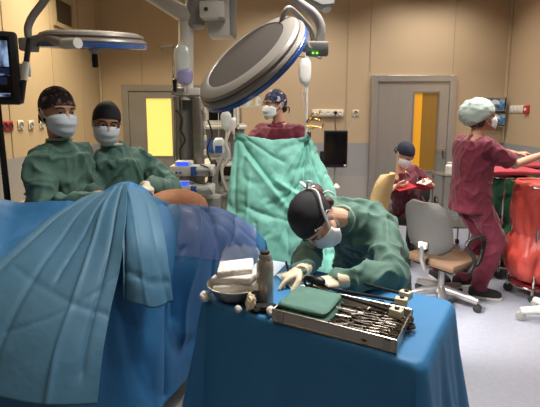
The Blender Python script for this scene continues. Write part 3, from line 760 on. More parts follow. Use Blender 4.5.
# ---------------------------------------------------------------- waste carts at the right
def waste_bag(label, cx, cy, z0, z1, r0, r1, m, seed):
    t = thing('waste_bag', label, 'waste bag', (cx, cy, z0))
    g = []
    n = 90
    prof = [(0, .35), (.05, .85), (.15, 1.08), (.3, 1.14), (.42, 1.06), (.50, .90), (.55, .98), (.75, 1.0), (.9, .98), (1.0, 1.0)]
    pf = []
    for (v0, k0), (v1, k1) in zip(prof, prof[1:]):
        for q_ in range(4): pf.append((v0 + (v1 - v0) * q_ / 4, k0 + (k1 - k0) * q_ / 4))
    pf.append(prof[-1])
    for v, k in pf:
        ring = []
        for i in range(n):
            a = 2 * math.pi * i / n; rr = (r0 + (r1 - r0) * v) * k
            rr *= 1 + .16 * noise.noise(V((math.cos(a) * 2.6, math.sin(a) * 2.6, v * 4 + seed))) + .018 * math.sin(a * 13 + v * 3) + .09 * (1 - 2.2 * abs(noise.noise(V((math.cos(a) * 3.4, math.sin(a) * 3.4, v * 6 + seed * 2))))) * min(1, 6 * v)
            ring.append(V((cx + rr * math.cos(a), cy + rr * math.sin(a), z0 + (z1 - z0) * v)))
        g.append(ring)
    MB().rings(g).build('sack', M(m), t, 180)
    g = []
    for v, k in ((.78, 1.06), (.86, 1.09), (.95, 1.07), (1.0, 1.04), (1.015, 1.0), (1.0, .95)):
        g.append([V((cx + r1 * k * (1 + .03 * math.sin(a * 9 + v * 20)) * math.cos(a), cy + r1 * k * (1 + .03 * math.sin(a * 9 + v * 20)) * math.sin(a), z0 + (z1 - z0) * (v + (.02 * math.sin(a * 5 + seed) if v < .8 else 0)))) for a in [2 * math.pi * i / n for i in range(n)]])
    MB().rings(g, True, False).build('folded_rim', M(m), t, 180, solid=.004)
def waste_stand(label, cx, cy, r, ztop, lid=None, legs=4, lid_tilt=0):
    t = thing('waste_stand', label, 'waste stand', (cx, cy, 0))
    MB().tube([(cx + r * math.cos(a), cy + r * math.sin(a), ztop) for a in [2 * math.pi * i / 28 for i in range(29)]], .011, 8).build('hoop', M('chrome'), t)
    MB().tube([(cx + r * math.cos(a), cy + r * math.sin(a), .12) for a in [2 * math.pi * i / 28 for i in range(29)]], .011, 8).build('lower_ring', M('chrome'), t)
    MB().lathe([(r, .105), (r, .115), (.001, .115)], (cx, cy, 0), Z, 28).build('base_tray', M('lid_red'), t)
    for k in range(legs):
        a = 2 * math.pi * (k + .5) / legs + .25; x, y = cx + r * math.cos(a), cy + r * math.sin(a)
        MB().tube([(x, y, .10), (x, y, ztop)], .011, 8).build('upright', M('chrome'), t)
        c_ = MB().tube([(x, y, .11), (x, y, .07)], .012, 8).build('caster_fork', M('cast_aluminium'), t)
        MB().lathe([(.02, -.016), (.04, -.013), (.04, .013), (.02, .016)], (x + .01, y, .041), V((.6, .8, 0)), 16).build('caster_wheel', M('black_rubber'), c_)
    if lid:
        lx = MB().box((cx, cy + lid[3], ztop + lid[2]), (lid[0], lid[1], .035), None, .012).build('lid', M('lid_red'), t)
    return t
rx, ry = P(540, 185, 3.55).x + .04, 3.6
waste_stand('wheeled chrome stand holding the red sack at the right edge', rx, ry, .19, 1.0)
waste_bag('crumpled red waste sack in the wheeled stand at the right edge', rx, ry, .13, 1.02, .205, .185, 'bag_red', 1.3)
gx, gy = P(508, 190, 4.1).x, 4.15
waste_stand('wheeled stand with red lid holding the green sack, behind the maroon nurse\'s hip', gx, gy, .19, 1.0, lid=(.56, .44, .05, 0))
waste_bag('green waste sack in the stand behind the red one', gx, gy, .13, .99, .20, .185, 'bag_green', 4.1)
hx, hy = P(521, 178, 4.75).x, 4.8
waste_stand('farther wheeled stand with red lid, under the bottle by the room corner', hx, hy, .2, 1.0, lid=(.62, .46, .04, 0))
waste_bag('dark green waste sack in the farther stand', hx, hy, .13, .99, .2, .19, 'bag_green', 7.7)
bz_ = 1.06
for (px, lab, k) in ((493.5, 'clear plastic bottle standing on the farther red lid, by the nurse\'s chest', 1.0), (500, 'shorter pale tub beside the bottle on the farther red lid', .75)):
    x = P(px, 172, 4.72).x
    b = thing('bottle', lab, 'bottle', (x, 4.72, bz_))
    MB().lathe([(.045, 0), (.05, .01), (.05, .12 * k), (.02, .16 * k), (.02, .175 * k)], (x, 4.72, bz_), Z, 18).build('body', M('clear_bottle'), b)
    MB().lathe([(.024, .17 * k), (.024, .2 * k)], (x, 4.72, bz_), Z, 14).build('cap', M('white_plastic'), b)
# trolley between door and nurse
x = P(453, 200, 4.9).x
t = thing('side_trolley', 'small dark wheeled trolley between the steel door and the standing nurse', 'trolley', (x, 4.95, 0))
for s in (-1, 1):
    for u in (-1, 1):
        MB().tube([(x + s * .17, 4.95 + u * .15, .07), (x + s * .17, 4.95 + u * .15, .92)], .011, 8).build('post', M('cast_aluminium'), t)
        MB().lathe([(.02, -.014), (.035, -.012), (.035, .012), (.02, .014)], (x + s * .17, 4.95 + u * .15, .036), V((1, 0, 0)), 12).build('caster', M('black_rubber'), t)
for z in (.3, .9): MB().box((x, 4.95, z), (.38, .34, .02)).build('shelf', M('steel'), t)
for dx, lab, m, h, rr in ((-.06, 'pale round tub on the small dark trolley', 'dull_white', .14, .05), (.06, 'dark bottle on the small dark trolley', 'black_plastic', .22, .035)):
    b = thing('container', lab, 'container', (x + dx, 4.9, .91))
    MB().lathe([(rr * .9, 0), (rr, .01), (rr, h * .7), (rr * .6, h * .85), (rr * .6, h * .9)], (x + dx, 4.9, .91), Z, 16).build('body', M(m), b)
    MB().lathe([(rr * .65, h * .9), (rr * .65, h)], (x + dx, 4.9, .91), Z, 14).build('lid', M('white_plastic'), b)
# cast base at the lower right edge
c = F(541, 327, 0)
t = thing('equipment_base', 'pale cast wheeled base cut by the right edge on the bright floor', 'equipment base', (c.x + .12, c.y + .05, 0))
for k in range(5):
    a = 2 * math.pi * k / 5 + math.pi * .92; e = V((c.x + .16 + .26 * math.cos(a), c.y + .05 + .26 * math.sin(a), .075))
    l = MB().tube([(c.x + .16, c.y + .05, .12), e], [.04, .028], 12).build('base_leg', M('dull_white'), t)
    MB().lathe([(.02, -.02), (.035, -.016), (.035, .016), (.02, .02)], (e.x, e.y, .036), V((math.sin(a), -math.cos(a), 0)), 14).build('caster', M('grey_plastic'), l)
MB().tube([(c.x + .16, c.y + .05, .1), (c.x + .16, c.y + .05, 1.0)], .025, 14).build('post', M('cast_aluminium'), t)
# ---------------------------------------------------------------- people
def ik(a, c, l1, l2, pole):
    d = c - a; L = min(d.length, (l1 + l2) * .999); u = d.normalized(); 
    x = (l1 * l1 - l2 * l2 + L * L) / (2 * L); h = math.sqrt(max(0, l1 * l1 - x * x))
    p = V(pole); p = (p - u * p.dot(u)).normalized()
    return a + u * x + p * h, a + u * L
def remesh(mb, name, m, parent, voxel, it=6, disp=None, cut=None):
    o = mb.build('tmp_' + name, m, None, smooth=0)
    r = o.modifiers.new('r', 'REMESH'); r.mode = 'VOXEL'; r.voxel_size = voxel
    s = o.modifiers.new('s', 'SMOOTH'); s.factor = .5; s.iterations = it
    dg = bpy.context.evaluated_depsgraph_get()
    me = bpy.data.meshes.new_from_object(o.evaluated_get(dg)); bpy.data.objects.remove(o)
    bm = bmesh.new(); bm.from_mesh(me); bpy.data.meshes.remove(me)
    if disp:
        bm.normal_update(); mv = [(v, v.normal * disp(v.co)) for v in bm.verts]
        for v, d in mv: v.co += d
    if cut:
        for co, no in cut:
            bmesh.ops.bisect_plane(bm, geom=bm.verts[:] + bm.edges[:] + bm.faces[:], plane_co=co, plane_no=no, clear_outer=True)
    k = MB(); k.bm.free(); k.bm = bm
    return k.build(name, m, parent, smooth=180)
def caps(mb, pts, rad):
    pts = [V(p) for p in pts]
    mb.tube(pts, rad, 14)
    for p, r in zip(pts, rad): mb.ell(p, r, sub=2)
def hand(mb, w, d, n, side, curl=.5, s=1., ex=0., spread=.0, point=False):
    """w wrist, d finger direction, n palm-facing normal, side thumb direction"""
    w = V(w); d = V(d).normalized(); n = V(n); n = (n - d * n.dot(d)).normalized(); t = V(side); t = (t - d * t.dot(d) - n * t.dot(n)).normalized()
    R3 = Matrix((t, d, n)).transposed()
    mb.ell(w + d * .05 * s, (.041 * s + ex, .055 * s, .017 * s + ex), R3, 3)
    mb.ell(w + d * .075 * s, (.042 * s + ex, .03 * s, .015 * s + ex), R3, 3)
    for k, (off, ln, r) in enumerate(((.031, .072, .0092), (.0105, .080, .0095), (-.0105, .074, .009), (-.030, .058, .008))):
        p = w + d * (.083 - .006 * abs(k - 1)) * s + t * off * s; pts = [p - d * .02]; rad = [r * s + ex]
        c = curl * (1 + .12 * k) if not (point and k == 0) else curl * .35
        dirv = (d + t * (spread * (1.2 - k) * .25)).normalized(); a = 0
        for j, f in enumerate((.45, .32, .25)):
            pts.append(p); rad.append((r * (1 - .1 * j)) * s + ex)
            a += c * (.8, 1., .7)[j]
            p = p + (dirv * math.cos(a) + n * math.sin(a)) * ln * f * s
        pts.append(p); rad.append(r * .75 * s + ex)
        caps(mb, pts, rad)
    p0 = w + d * .025 * s + t * .025 * s; d1 = (d * .62 + t * .6 + n * .45).normalized(); d2 = (d * .85 + t * .1 + n * .5).normalized()
    caps(mb, [p0, p0 + d1 * .045 * s, p0 + d1 * .045 * s + d2 * .034 * s, p0 + d1 * .045 * s + d2 * .056 * s], [.014 * s + ex, .0115 * s + ex, .0105 * s + ex, .008 * s + ex])

TORSO = [(-.10, .150, .105), (0, .168, .118), (.12, .140, .102), (.28, .160, .115), (.40, .172, .108), (.46, .150, .092), (.51, .075, .065)]
def ering(c, rv, fv, hw, hd, n=24, e=2.4):
    out = []
    for i in range(n):
        a = 2 * math.pi * i / n; ca, sa = math.cos(a), math.sin(a)
        out.append(c + rv * hw * math.copysign(abs(ca) ** (2 / e), ca) + fv * hd * math.copysign(abs(sa) ** (2 / e), sa))
    return out

def person(label, pel, spine, f, head, look, headup=Z, s=1., arms=None, feet=None, skin='skin', outfit=None, kneepole=None, hs=1., bow=0., extra=None, group=None):
    spine = V(spine).normalized(); f = V(f); rv = f.cross(spine).normalized(); fv = spine.cross(rv).normalized()
    pel = V(pel); head = V(head); HM = frame(look, headup)
    base = V((pel.x, pel.y, 0)) if feet else V((pel.x, pel.y, pel.z))
    root = thing('person', label, 'person', base)
    def T(t):      # point on the (slightly bowed) spine
        return pel + spine * t * s - fv * bow * math.sin(max(0, min(1, t / .5)) * math.pi) * s
    def tr(gx=0., gd=0., t0=-.2, t1=.6):
        return [ering(T(t), rv, fv, hw * s + gx, hd * s + gd) for t, hw, hd in TORSO if t0 <= t <= t1]
    def H(x, y, z): return head + HM @ V((x, y, z)) * hs
    neck = T(.49)
    cl = 0. if outfit['kind'] == 'none' else -.024
    b = MB(); b.rings(tr(cl, cl))
    caps(b, [neck - spine * .05, neck, H(0, -.02, -.06)], [.040 * s, .052 * s, .052 * s])
    # head
    def he(c, r): b.ell(H(*c), [v * hs for v in r], HM, 3)
    he((0, -.012, .035), (.075, .097, .09)); he((0, .03, -.03), (.062, .062, .075)); he((0, .05, -.072), (.044, .042, .038)); he((0, .074, -.092), (.022, .018, .016))
    he((0, .07, .03), (.058, .026, .022)); 
    for sx in (-1, 1):
        he((sx * .036, .068, -.028), (.024, .022, .022)); he((sx * .031, .080, .0195), (.018, .014, .0075)); he((sx * .076, -.008, -.008), (.010, .020, .032))
        he((sx * .012, .098, -.032), (.010, .012, .008))
    caps(b, [H(0, .086, .02), H(0, .106, -.022), H(0, .104, -.03)], [.008 * hs, .013 * hs, .012 * hs])
    he((0, .088, -.058), (.024, .012, .007)); he((0, .086, -.068), (.020, .012, .007))
    J = {}
    arms = arms or {}
    for sd, k in (('r', 1), ('l', -1)):
        A = arms.get(sd, {}); sh = T(.425) + rv * k * .172 * s
        wt = V(A.get('w', sh - spine * .5 + fv * .1)); el, wr = ik(sh, wt, .29 * s, .26 * s, A.get('pole', -fv + rv * k * .4 - spine * .3))
        J[sd] = (sh, el, wr)
        fd = V(A.get('dir', wr - el)); pn = V(A.get('palm', -Z)); th = V(A.get('thumb', -rv * k))
        caps(b, [sh - rv * k * .05, sh, sh * .5 + el * .5, el, el * .4 + wr * .6, wr], [.045 * s, .045 * s, .047 * s, .038 * s, .034 * s, .025 * s])
        J[sd + 'h'] = (wr, fd, pn, th, A.get('curl', .5), A.get('point', False))
        hand(b, wr, fd, pn, th, A.get('curl', .5), s, 0 if not outfit.get('gloves') else -.0015, point=A.get('point', False))
    down = V((0, 0, -1))
    legs = {}
    for sd, k in (('r', 1), ('l', -1)):
        hip = T(-.04) + rv * k * .09 * s
        ft = V(feet[sd][0]); toe = V(feet[sd][1]).normalized()
        kn, an = ik(hip, ft, .44 * s, .44 * s, V(kneepole) if kneepole is not None else fv)
        legs[sd] = (hip, kn, an, toe)
        caps(b, [hip, hip * .5 + kn * .5, kn, kn * .6 + an * .4, an], [.088 * s, .074 * s, .054 * s, .052 * s, .036 * s])
        caps(b, [an - toe * .03 - Z * .035 * s, an + toe * .07 * s - Z * .045 * s, an + toe * .14 * s - Z * .052 * s], [.034 * s, .034 * s, .024 * s])
    if extra: extra(b)
    remesh(b, 'body', M(skin), root, .0055, 4)
    # eyes and brows
    for sx in (-1, 1):
        e = MB().ell(H(sx * .031, .0805, .006), .0115 * hs, sub=2)
        ob = e.build('eye', [M('eye_white'), M('eye_iris')], root, 180)
        inv = WM[root.name].inverted(); ec = inv @ H(sx * .031, .0805, .006); fd = (HM @ V((0, 1, -.08))).normalized()
        for p in ob.data.polygons:
            if (p.center - ec).normalized().dot(fd) > .72: p.material_index = 1
        MB().curve([H(sx * .016, .096, .027), H(sx * .032, .096, .033), H(sx * .052, .080, .027)], .0038 * hs, 6, 4).build('eyebrow', M(outfit.get('hair', 'hair_dark')), root)
    O = outfit
    # ---- garments
    def wr_(amp, seed):
        def d(p):
            q = V((p.x * 5 + seed, p.y * 5, p.z * 2.6)); a = noise.noise(q * 1.6)
            r = max(0, 1 - abs(noise.noise(q * 1.5 + V((3, 7, 1)))) * 3.2); r2 = max(0, 1 - abs(noise.noise(V((q.x * 1.9, q.y * 1.9, q.z * 3.2)) + V((9, 2, 5)))) * 3.0)
            return amp * (a * .7 + r * r * 1.2 + r2 * r2 * .9 - .5) + amp * .2 * noise.noise(q * 6)
        return d
    seed = pel.x * 7 + 3
    if O['kind'] == 'gown':
        g = MB(); bot = O.get('hem', .42)
        g.rings(tr(.014, .034, -.05, .47))
        pl = T(-.02)
        zt = T(.1)
        rr = [ering(zt, rv, fv, .19 * s, .15 * s)]
        hrv = V((rv.x, rv.y, 0)).normalized(); hfv = V((-rv.y, rv.x, 0)); hfv = hfv if hfv.dot(f) > 0 else -hfv
        steps = 7
        rr = [ering(V((pl.x, pl.y, pl.z + .10)), hrv, hfv, .19 * s, .155 * s)]
        for k in range(1, steps + 1):
            v = k / steps; z = pl.z + .1 - (pl.z + .1 - bot) * v
            rr.append(ering(V((pl.x, pl.y, z)), hrv, hfv, (.195 + .05 * v) * s, (.165 + .06 * v) * s))
        g.rings(rr)
        g.rings([ering(pel + spine * .02, rv, fv, .19 * s, .155 * s), ering(T(.2), rv, fv, .185 * s, .15 * s)])
        caps(g, [T(.43) + fv * .015, T(.485) + fv * .012, T(.5) + fv * .006], [.105 * s, .082 * s, .068 * s])
        for sd, k in (('r', 1), ('l', -1)):
            sh, el, wr = J[sd]
            caps(g, [T(.45), sh - rv * k * .05 * s + spine * .004], [.088 * s, .076 * s])
            caps(g, [sh - rv * k * .07 - spine * .02, sh, sh * .5 + el * .5, el, el * .5 + wr * .5, el * .12 + wr * .88, wr + (wr - el).normalized() * .012], [.080 * s, .073 * s, .070 * s, .070 * s, .060 * s, .046 * s, .036 * s])
        remesh(g, 'gown', M(O['cloth']), root, .009, 6, wr_(O.get('amp', .014), seed))
        na = (H(0, -.02, -.06) - neck).normalized(); nc = neck + na * (.05 * s) + fv * (.004 * s)
        u = rv; w = na.cross(u).normalized()
        MB().tube([nc + (u * math.cos(a) * .064 + w * math.sin(a) * .064) * s for a in [2 * math.pi * i / 24 for i in range(25)]], .009, 8).build('collar', M('gown_binding'), root)
        for sd in 'rl':
            sh, el, wr = J[sd]; dd = (wr - el).normalized()
            MB().lathe([(.033 * s, -.03), (.036 * s, -.015), (.034 * s, .0), (.033 * s, .022), (.028 * s, .028)], wr, dd, 18).build('cuff', M(O.get('gloves') or 'white_cloth'), root)
    elif O['kind'] == 'scrubs':
        g = MB(); hem = O.get('hem_t', -.10)
        rg = [ering(T(hem), rv, fv, .185 * s, .15 * s)] + [ering(T(t), rv, fv, hw * s + .026, hd * s + .032) for t, hw, hd in TORSO if 0 <= t <= .47]
        g.rings(rg)
        caps(g, [T(.43), T(.475)], [.09 * s, .066 * s])
        for sd, k in (('r', 1), ('l', -1)):
            sh, el, wr = J[sd]
            m_ = sh * .35 + el * .65
            caps(g, [sh - rv * k * .07 - spine * .02, sh, sh * .6 + el * .4, m_], [.09 * s, .078 * s, .072 * s, .07 * s])
        cuts = None
        remesh(g, 'scrub_top', M(O['cloth']), root, .008, 5, wr_(.010, seed))
        vn = T(.475) + fv * (.105 * s)
        MB().tube([neck + rv * .062 * s + fv * .02, T(.47) + rv * .05 * s + fv * .085 * s, T(.39) + fv * .142 * s, T(.47) - rv * .05 * s + fv * .085 * s, neck - rv * .062 * s + fv * .02], .006, 6).build('neckline', M('scrub_trim'), root)
        for sd, k in (('r', 1), ('l', -1)):
            sh, el, wr = J[sd]; m_ = sh * .35 + el * .65; dd = (el - sh).normalized()
            MB().lathe([(.062 * s, -.015), (.071 * s, -.012), (.071 * s, .05), (.066 * s, .062), (.05 * s, .058)], m_, dd, 20).build('sleeve_hem', M('scrub_trim' if O.get('dark_hem') else O['cloth']), root)
        t = MB()
        t.rings([ering(T(.06), rv, fv, .17 * s, .125 * s), ering(T(0), rv, fv, .180 * s, .135 * s), ering(T(-.1), rv, fv, .16 * s, .12 * s)])
        for sd in 'rl':
            hip, kn, an, toe = legs[sd]
            caps(t, [hip, hip * .5 + kn * .5, kn, kn * .5 + an * .5, an + (kn - an).normalized() * .03], [.108 * s, .096 * s, .082 * s, .075 * s, .068 * s])
        remesh(t, 'scrub_trousers', M(O['cloth']), root, .009, 5, wr_(.010, seed + 4))
    for sd in 'rl':
        if O.get('gloves'):
            wr, fd, pn, th, cu, pt = J[sd + 'h']; g = MB(); hand(g, wr, fd, pn, th, cu, s, .0012, point=pt)
            caps(g, [wr - V(fd).normalized() * .02, wr + V(fd).normalized() * .03], [.031 * s, .028 * s])
            remesh(g, 'glove', M(O['gloves']), root, .004, 2)
        if O.get('shoes'):
            hip, kn, an, toe = legs[sd]; toe = V((toe.x, toe.y, 0)).normalized(); sd_ = toe.cross(Z); fl = V((an.x, an.y, 0))
            g = []
            for u, hw, h in ((-.075, .018, .05), (-.07, .034, .075), (-.02, .038, .085), (.05, .044, .075), (.11, .05, .062), (.16, .044, .05), (.19, .02, .035)):
                c = fl + toe * u
                g.append([c + sd_ * hw * math.cos(a) + Z * (.022 + max(0, h * math.sin(a)) if math.sin(a) >= 0 else .022 + .012 * math.sin(a)) for a in [2 * math.pi * i / 18 for i in range(18)]])
            sh_ = MB().rings(g).build('shoe', M(O['shoes']), root, 60)
            ol = [(-.08, -.02), (-.06, -.037), (.05, -.046), (.11, -.053), (.17, -.046), (.195, -.02), (.195, .02), (.17, .046), (.11, .053), (.05, .046), (-.06, .037), (-.08, .02)]
            MB().prism(ol, fl + Z * .002, toe, sd_, -.02 if toe.cross(sd_).z < 0 else .02).build('sole', M('white_plastic'), sh_)
    # ---- cap
    def clip_ell(c, r, planes, amp=0, fr=20):
        bm = bmesh.new(); bmesh.ops.create_uvsphere(bm, u_segments=48, v_segments=32, radius=1)
        for v in bm.verts:
            if amp: v.co *= 1 + amp * noise.noise(v.co * fr * .12) + amp * .35 * noise.noise(v.co * fr * .4)
            v.co = V((c[0] + v.co.x * r[0], c[1] + v.co.y * r[1], c[2] + v.co.z * r[2]))
        for co, no in planes:
            res = bmesh.ops.bisect_plane(bm, geom=bm.verts[:] + bm.edges[:] + bm.faces[:], plane_co=V(co), plane_no=V(no), clear_inner=True)
            bmesh.ops.holes_fill(bm, edges=[e for e in bm.edges if e.is_boundary], sides=0)
        mx = Matrix.Translation(head) @ (HM * hs).to_4x4(); bm.transform(mx)
        k = MB(); k.bm.free(); k.bm = bm; return k
    cap = O.get('cap')
    if cap == 'bouffant':
        clip_ell((0, -.048, .042), (.112, .148, .120), [((0, .085, .055), (0, -.50, .86))], .10, 40).build('bouffant_cap', M('bouffant'), root, 180)
        clip_ell((0, -.03, .035), (.082, .115, .092), [((0, .09, .048), (0, -.55, .83)), ((0, .09, .066), (0, .55, -.83))]).build('cap_band', M('bouffant'), root, 60)
        MB().ell(H(.058, -.05, -.03), (.024 * hs, .035 * hs, .05 * hs), HM).ell(H(-.058, -.05, -.03), (.024 * hs, .035 * hs, .05 * hs), HM).ell(H(0, -.09, -.03), (.05 * hs, .025 * hs, .05 * hs), HM).build('hair', M(O.get('hair', 'hair_dark')), root)
    elif cap:
        pl = [((0, .09, .05), (0, -.42, .91))]
        cc = clip_ell((0, -.012, .036), (.0835, .107, .103), pl, .02, 20).build('surgical_cap', M(cap), root, 180)
        clip_ell((0, -.012, .036), (.0865, .110, .10), [((0, .09, .05), (0, -.42, .91)), ((0, .09, .076), (0, .42, -.91))]).build('cap_band', M(O.get('band', cap)), cc, 40)
        MB().curve([H(-.012, -.118, -.018), H(-.03, -.128, -.035), H(-.026, -.122, -.075)], .005, 6, 5).curve([H(.012, -.118, -.018), H(.03, -.128, -.03), H(.035, -.12, -.07)], .005, 6, 5).build('cap_tie', M(O.get('tie', cap)), cc)
        if O.get('nape', True):
            MB().ell(H(0, -.078, -.03), (.062 * hs, .032 * hs, .042 * hs), HM).build('hair', M(O.get('hair', 'hair_dark')), root)
    # ---- mask
    if O.get('mask'):
        grid = []
        for j in range(15):
            t = j / 14; line = []
            for i in range(23):
                th = math.radians(-84 + 168 * i / 22); c = math.cos(th); sn = math.sin(th)
                zt = .002 - .030 * (1 - c); zb = -.122 + .050 * (1 - c)
                z = zt + (zb - zt) * t
                cy = (.094, .116, .121, .118, .113, .106, .092)[min(6, int(t * 6))]; cy2 = (.094, .116, .121, .118, .113, .106, .092)[min(6, int(t * 6) + 1)]
                fy = t * 6 - int(t * 6); y0 = cy * (1 - fy) + cy2 * fy
                y = .018 + (y0 - .018) * (c ** .75 if c > 0 else 0) + .0022 * math.sin(t * 19) * c
                line.append(H(.079 * sn * (1 - .12 * t), y, z))
            grid.append(line)
        mk = MB().sheet(grid).build('face_mask', M(O['mask']), root, 180, solid=.0025 * hs)
        for sx in (-1, 1):
            MB().curve([H(sx * .078, .03, -.03), H(sx * .086, -.015, .018), H(sx * .084, -.03, -.005), H(sx * .072, .02, -.07)], .002 * hs, 5, 5).build('ear_loop', M('mask_white'), mk)
        if O.get('ties'):
            MB().curve([H(.07, .04, -.02), H(.092, -.02, .04), H(.07, -.10, .06), H(.0, -.125, .055), H(-.01, -.14, .03)], .0052, 6, 6).curve([H(-.07, .04, -.02), H(-.092, -.02, .04), H(-.07, -.10, .06), H(0, -.125, .055), H(.02, -.14, .02)], .0052, 6, 6).build('mask_tie', M('mask_white'), mk)
            MB().curve([H(.0, -.122, .055), H(.03, -.15, .06), H(.03, -.15, .08), H(0, -.124, .06)], .005, 6, 5).curve([H(.0, -.122, .055), H(-.03, -.145, .06), H(-.03, -.145, .085), H(0, -.124, .06)], .005, 6, 5).build('tie_bow', M('mask_white'), mk)
    if O.get('glasses'):
        g = MB()
        for sx in (-1, 1):
            cx = sx * .033
            g.tube([H(cx + .027 * math.cos(a), .100 - .012 * abs(cx + .027 * math.cos(a)) / .06, .008 + .020 * math.sin(a)) for a in [2 * math.pi * i / 20 for i in range(21)]], .0022 * hs, 6)
            g.tube([H(sx * .060, .088, .012), H(sx * .079, .06, .012), H(sx * .083, -.01, .008)], .0022 * hs, 6)
        g.tube([H(-.006, .102, .01), H(.006, .102, .01)], .002 * hs, 6)
        g.build('glasses', M('black_plastic'), root)
    return root, H, J

def U(x, y, z=0): return V((x, y, z)).normalized()
# first surgeon, at the left
fA = U(.955, -.30); hA = P(57.5, 112.5, 2.42); nA = hA + V((-.01, .03, -.20))
spA = U(.07, -.04, 1)
person('tall surgeon in green gown and dark patterned cap, leftmost of all people', nA - spA * .49 * 1.0, spA, fA, hA, U(.82, -.58, -.10), U(.05, 0, 1), 1.0,
    {'r': {'w': P(88, 200, 2.12), 'pole': U(-.75, -.1, -.6), 'dir': U(.9, .2, -.1), 'palm': -Z, 'thumb': U(0, 1, .2)},
     'l': {'w': P(91, 192, 2.38), 'pole': U(-.6, .5, -.6), 'dir': U(.7, -.2, -.1), 'palm': -Z, 'thumb': U(0, -1, .2)}},
    {'r': (V((nA.x - .12, nA.y - .10, .085)), fA), 'l': (V((nA.x - .04, nA.y + .12, .085)), fA)},
    'skin', {'kind': 'gown', 'cloth': 'gown_green', 'cap': 'cap_floral', 'mask': 'mask_paper', 'gloves': None, 'shoes': 'black_rubber', 'hair': 'hair_dark', 'amp': .018}, hs=1.06)
# second surgeon
fB = U(.62, -.78); hB = P(106.5, 123, 2.80); nB_ = hB + V((.03, .05, -.20)); spB = U(.05, -.10, 1)
person('surgeon with glasses, black cap and green gown, beside the tall surgeon', nB_ - spB * .49 * 1.08, spB, fB, hB, U(.45, -.88, -.22), U(.12, 0, 1), 1.08,
    {'r': {'w': P(133, 194, 2.55), 'pole': U(-.5, -.1, -.8), 'dir': U(.8, -.4, -.1), 'palm': -Z, 'thumb': U(0, 1, .4), 'curl': .7},
     'l': {'w': P(146, 187, 2.60), 'pole': U(.8, .2, -.6), 'dir': U(.3, -.9, -.1), 'palm': -Z, 'thumb': U(-1, 0, .3), 'curl': .7}},
    {'r': (V((nB_.x - .1, nB_.y + .0, .085)), fB), 'l': (V((nB_.x + .09, nB_.y + .12, .085)), fB)},
    'skin_tan', {'kind': 'gown', 'cloth': 'gown_green', 'cap': 'cap_black', 'mask': 'mask_paper', 'gloves': 'glove', 'glasses': True, 'shoes': 'black_rubber', 'hair': 'hair_dark', 'amp': .018}, hs=1.04)
# anaesthetist behind the green screen
fC = U(-.40, -.92); hC = P(275, 105, 3.75); nC = hC + V((.04, .03, -.165)); spC = U(0, -.04, 1)
person('masked anaesthetist in maroon scrubs behind the green screen drape', nC - spC * .49 * .98, spC, fC, hC, U(-.86, -.50, -.06), Z, .98,
    {'r': {'w': P(247, 143, 3.48), 'pole': U(-.6, .2, -.8), 'dir': U(-.5, -.8, .1), 'palm': -Z, 'thumb': U(1, 0, .5)},
     'l': {'w': P(296, 172, 3.5), 'pole': U(.7, .3, -.6), 'dir': U(-.3, -.9, 0), 'palm': -Z, 'thumb': U(-1, 0, .5)}},
    {'r': (V((nC.x - .1, nC.y + .03, .085)), fC), 'l': (V((nC.x + .09, nC.y + .03, .085)), fC)},
    'skin', {'kind': 'scrubs', 'cloth': 'scrub_maroon', 'cap': 'cap_blue_print', 'mask': 'mask_white', 'glasses': True, 'shoes': 'black_rubber', 'hair': 'hair_dark'}, hs=1.0)
# seated nurse
fE = U(.38, -.92); hE = P(405, 154, 4.36); pE = V((SEATED.x - .01, SEATED.y + .02, .585)); spE = (hE + V((-.03, .06, -.19)) - pE).normalized()
lapE = P(413, 188, 4.22)
person('nurse in maroon scrubs seated by the steel door, reading from a red folder', pE, spE, fE, hE, U(.30, -.72, -.60), U(.1, -.3, 1), .94,
    {'r': {'w': P(396, 186, 4.25), 'pole': U(-.8, .2, -.6), 'dir': U(.6, -.5, 0), 'palm': U(.5, .3, .8), 'thumb': Z, 'curl': .6},
     'l': {'w': P(431, 185, 4.28), 'pole': U(.8, .2, -.6), 'dir': U(-.7, -.4, .1), 'palm': U(-.5, .3, .8), 'thumb': Z, 'curl': .6}},
    {'r': (V((pE.x + .10, pE.y - .62, .085)), U(.3, -.95)), 'l': (V((pE.x + .34, pE.y - .52, .085)), U(.4, -.92))},
    'skin_pale', {'kind': 'scrubs', 'cloth': 'scrub_maroon_dark', 'cap': 'cap_navy', 'band': 'cap_navy', 'mask': 'mask_white', 'shoes': 'black_rubber', 'hair': 'hair_dark'}, kneepole=U(.3, -.9, .5), hs=.98)
fold = thing('red_folder', 'open red folder in the lap of the seated nurse', 'folder', lapE)
MB().box(lapE + V((-.085, 0, .01)), (.18, .24, .006), Matrix.Rotation(-.25, 3, 'Y')).build('cover', M('folder_red'), fold)
MB().box(lapE + V((.085, 0, .01)), (.18, .24, .006), Matrix.Rotation(.25, 3, 'Y') @ Matrix.Rotation(-.3, 3, 'X')).build('cover', M('folder_red'), fold)
MB().box(lapE + V((.12, .03, .055)), (.10, .2, .004), Matrix.Rotation(-.5, 3, 'Y')).build('page', M('paper_white'), fold)
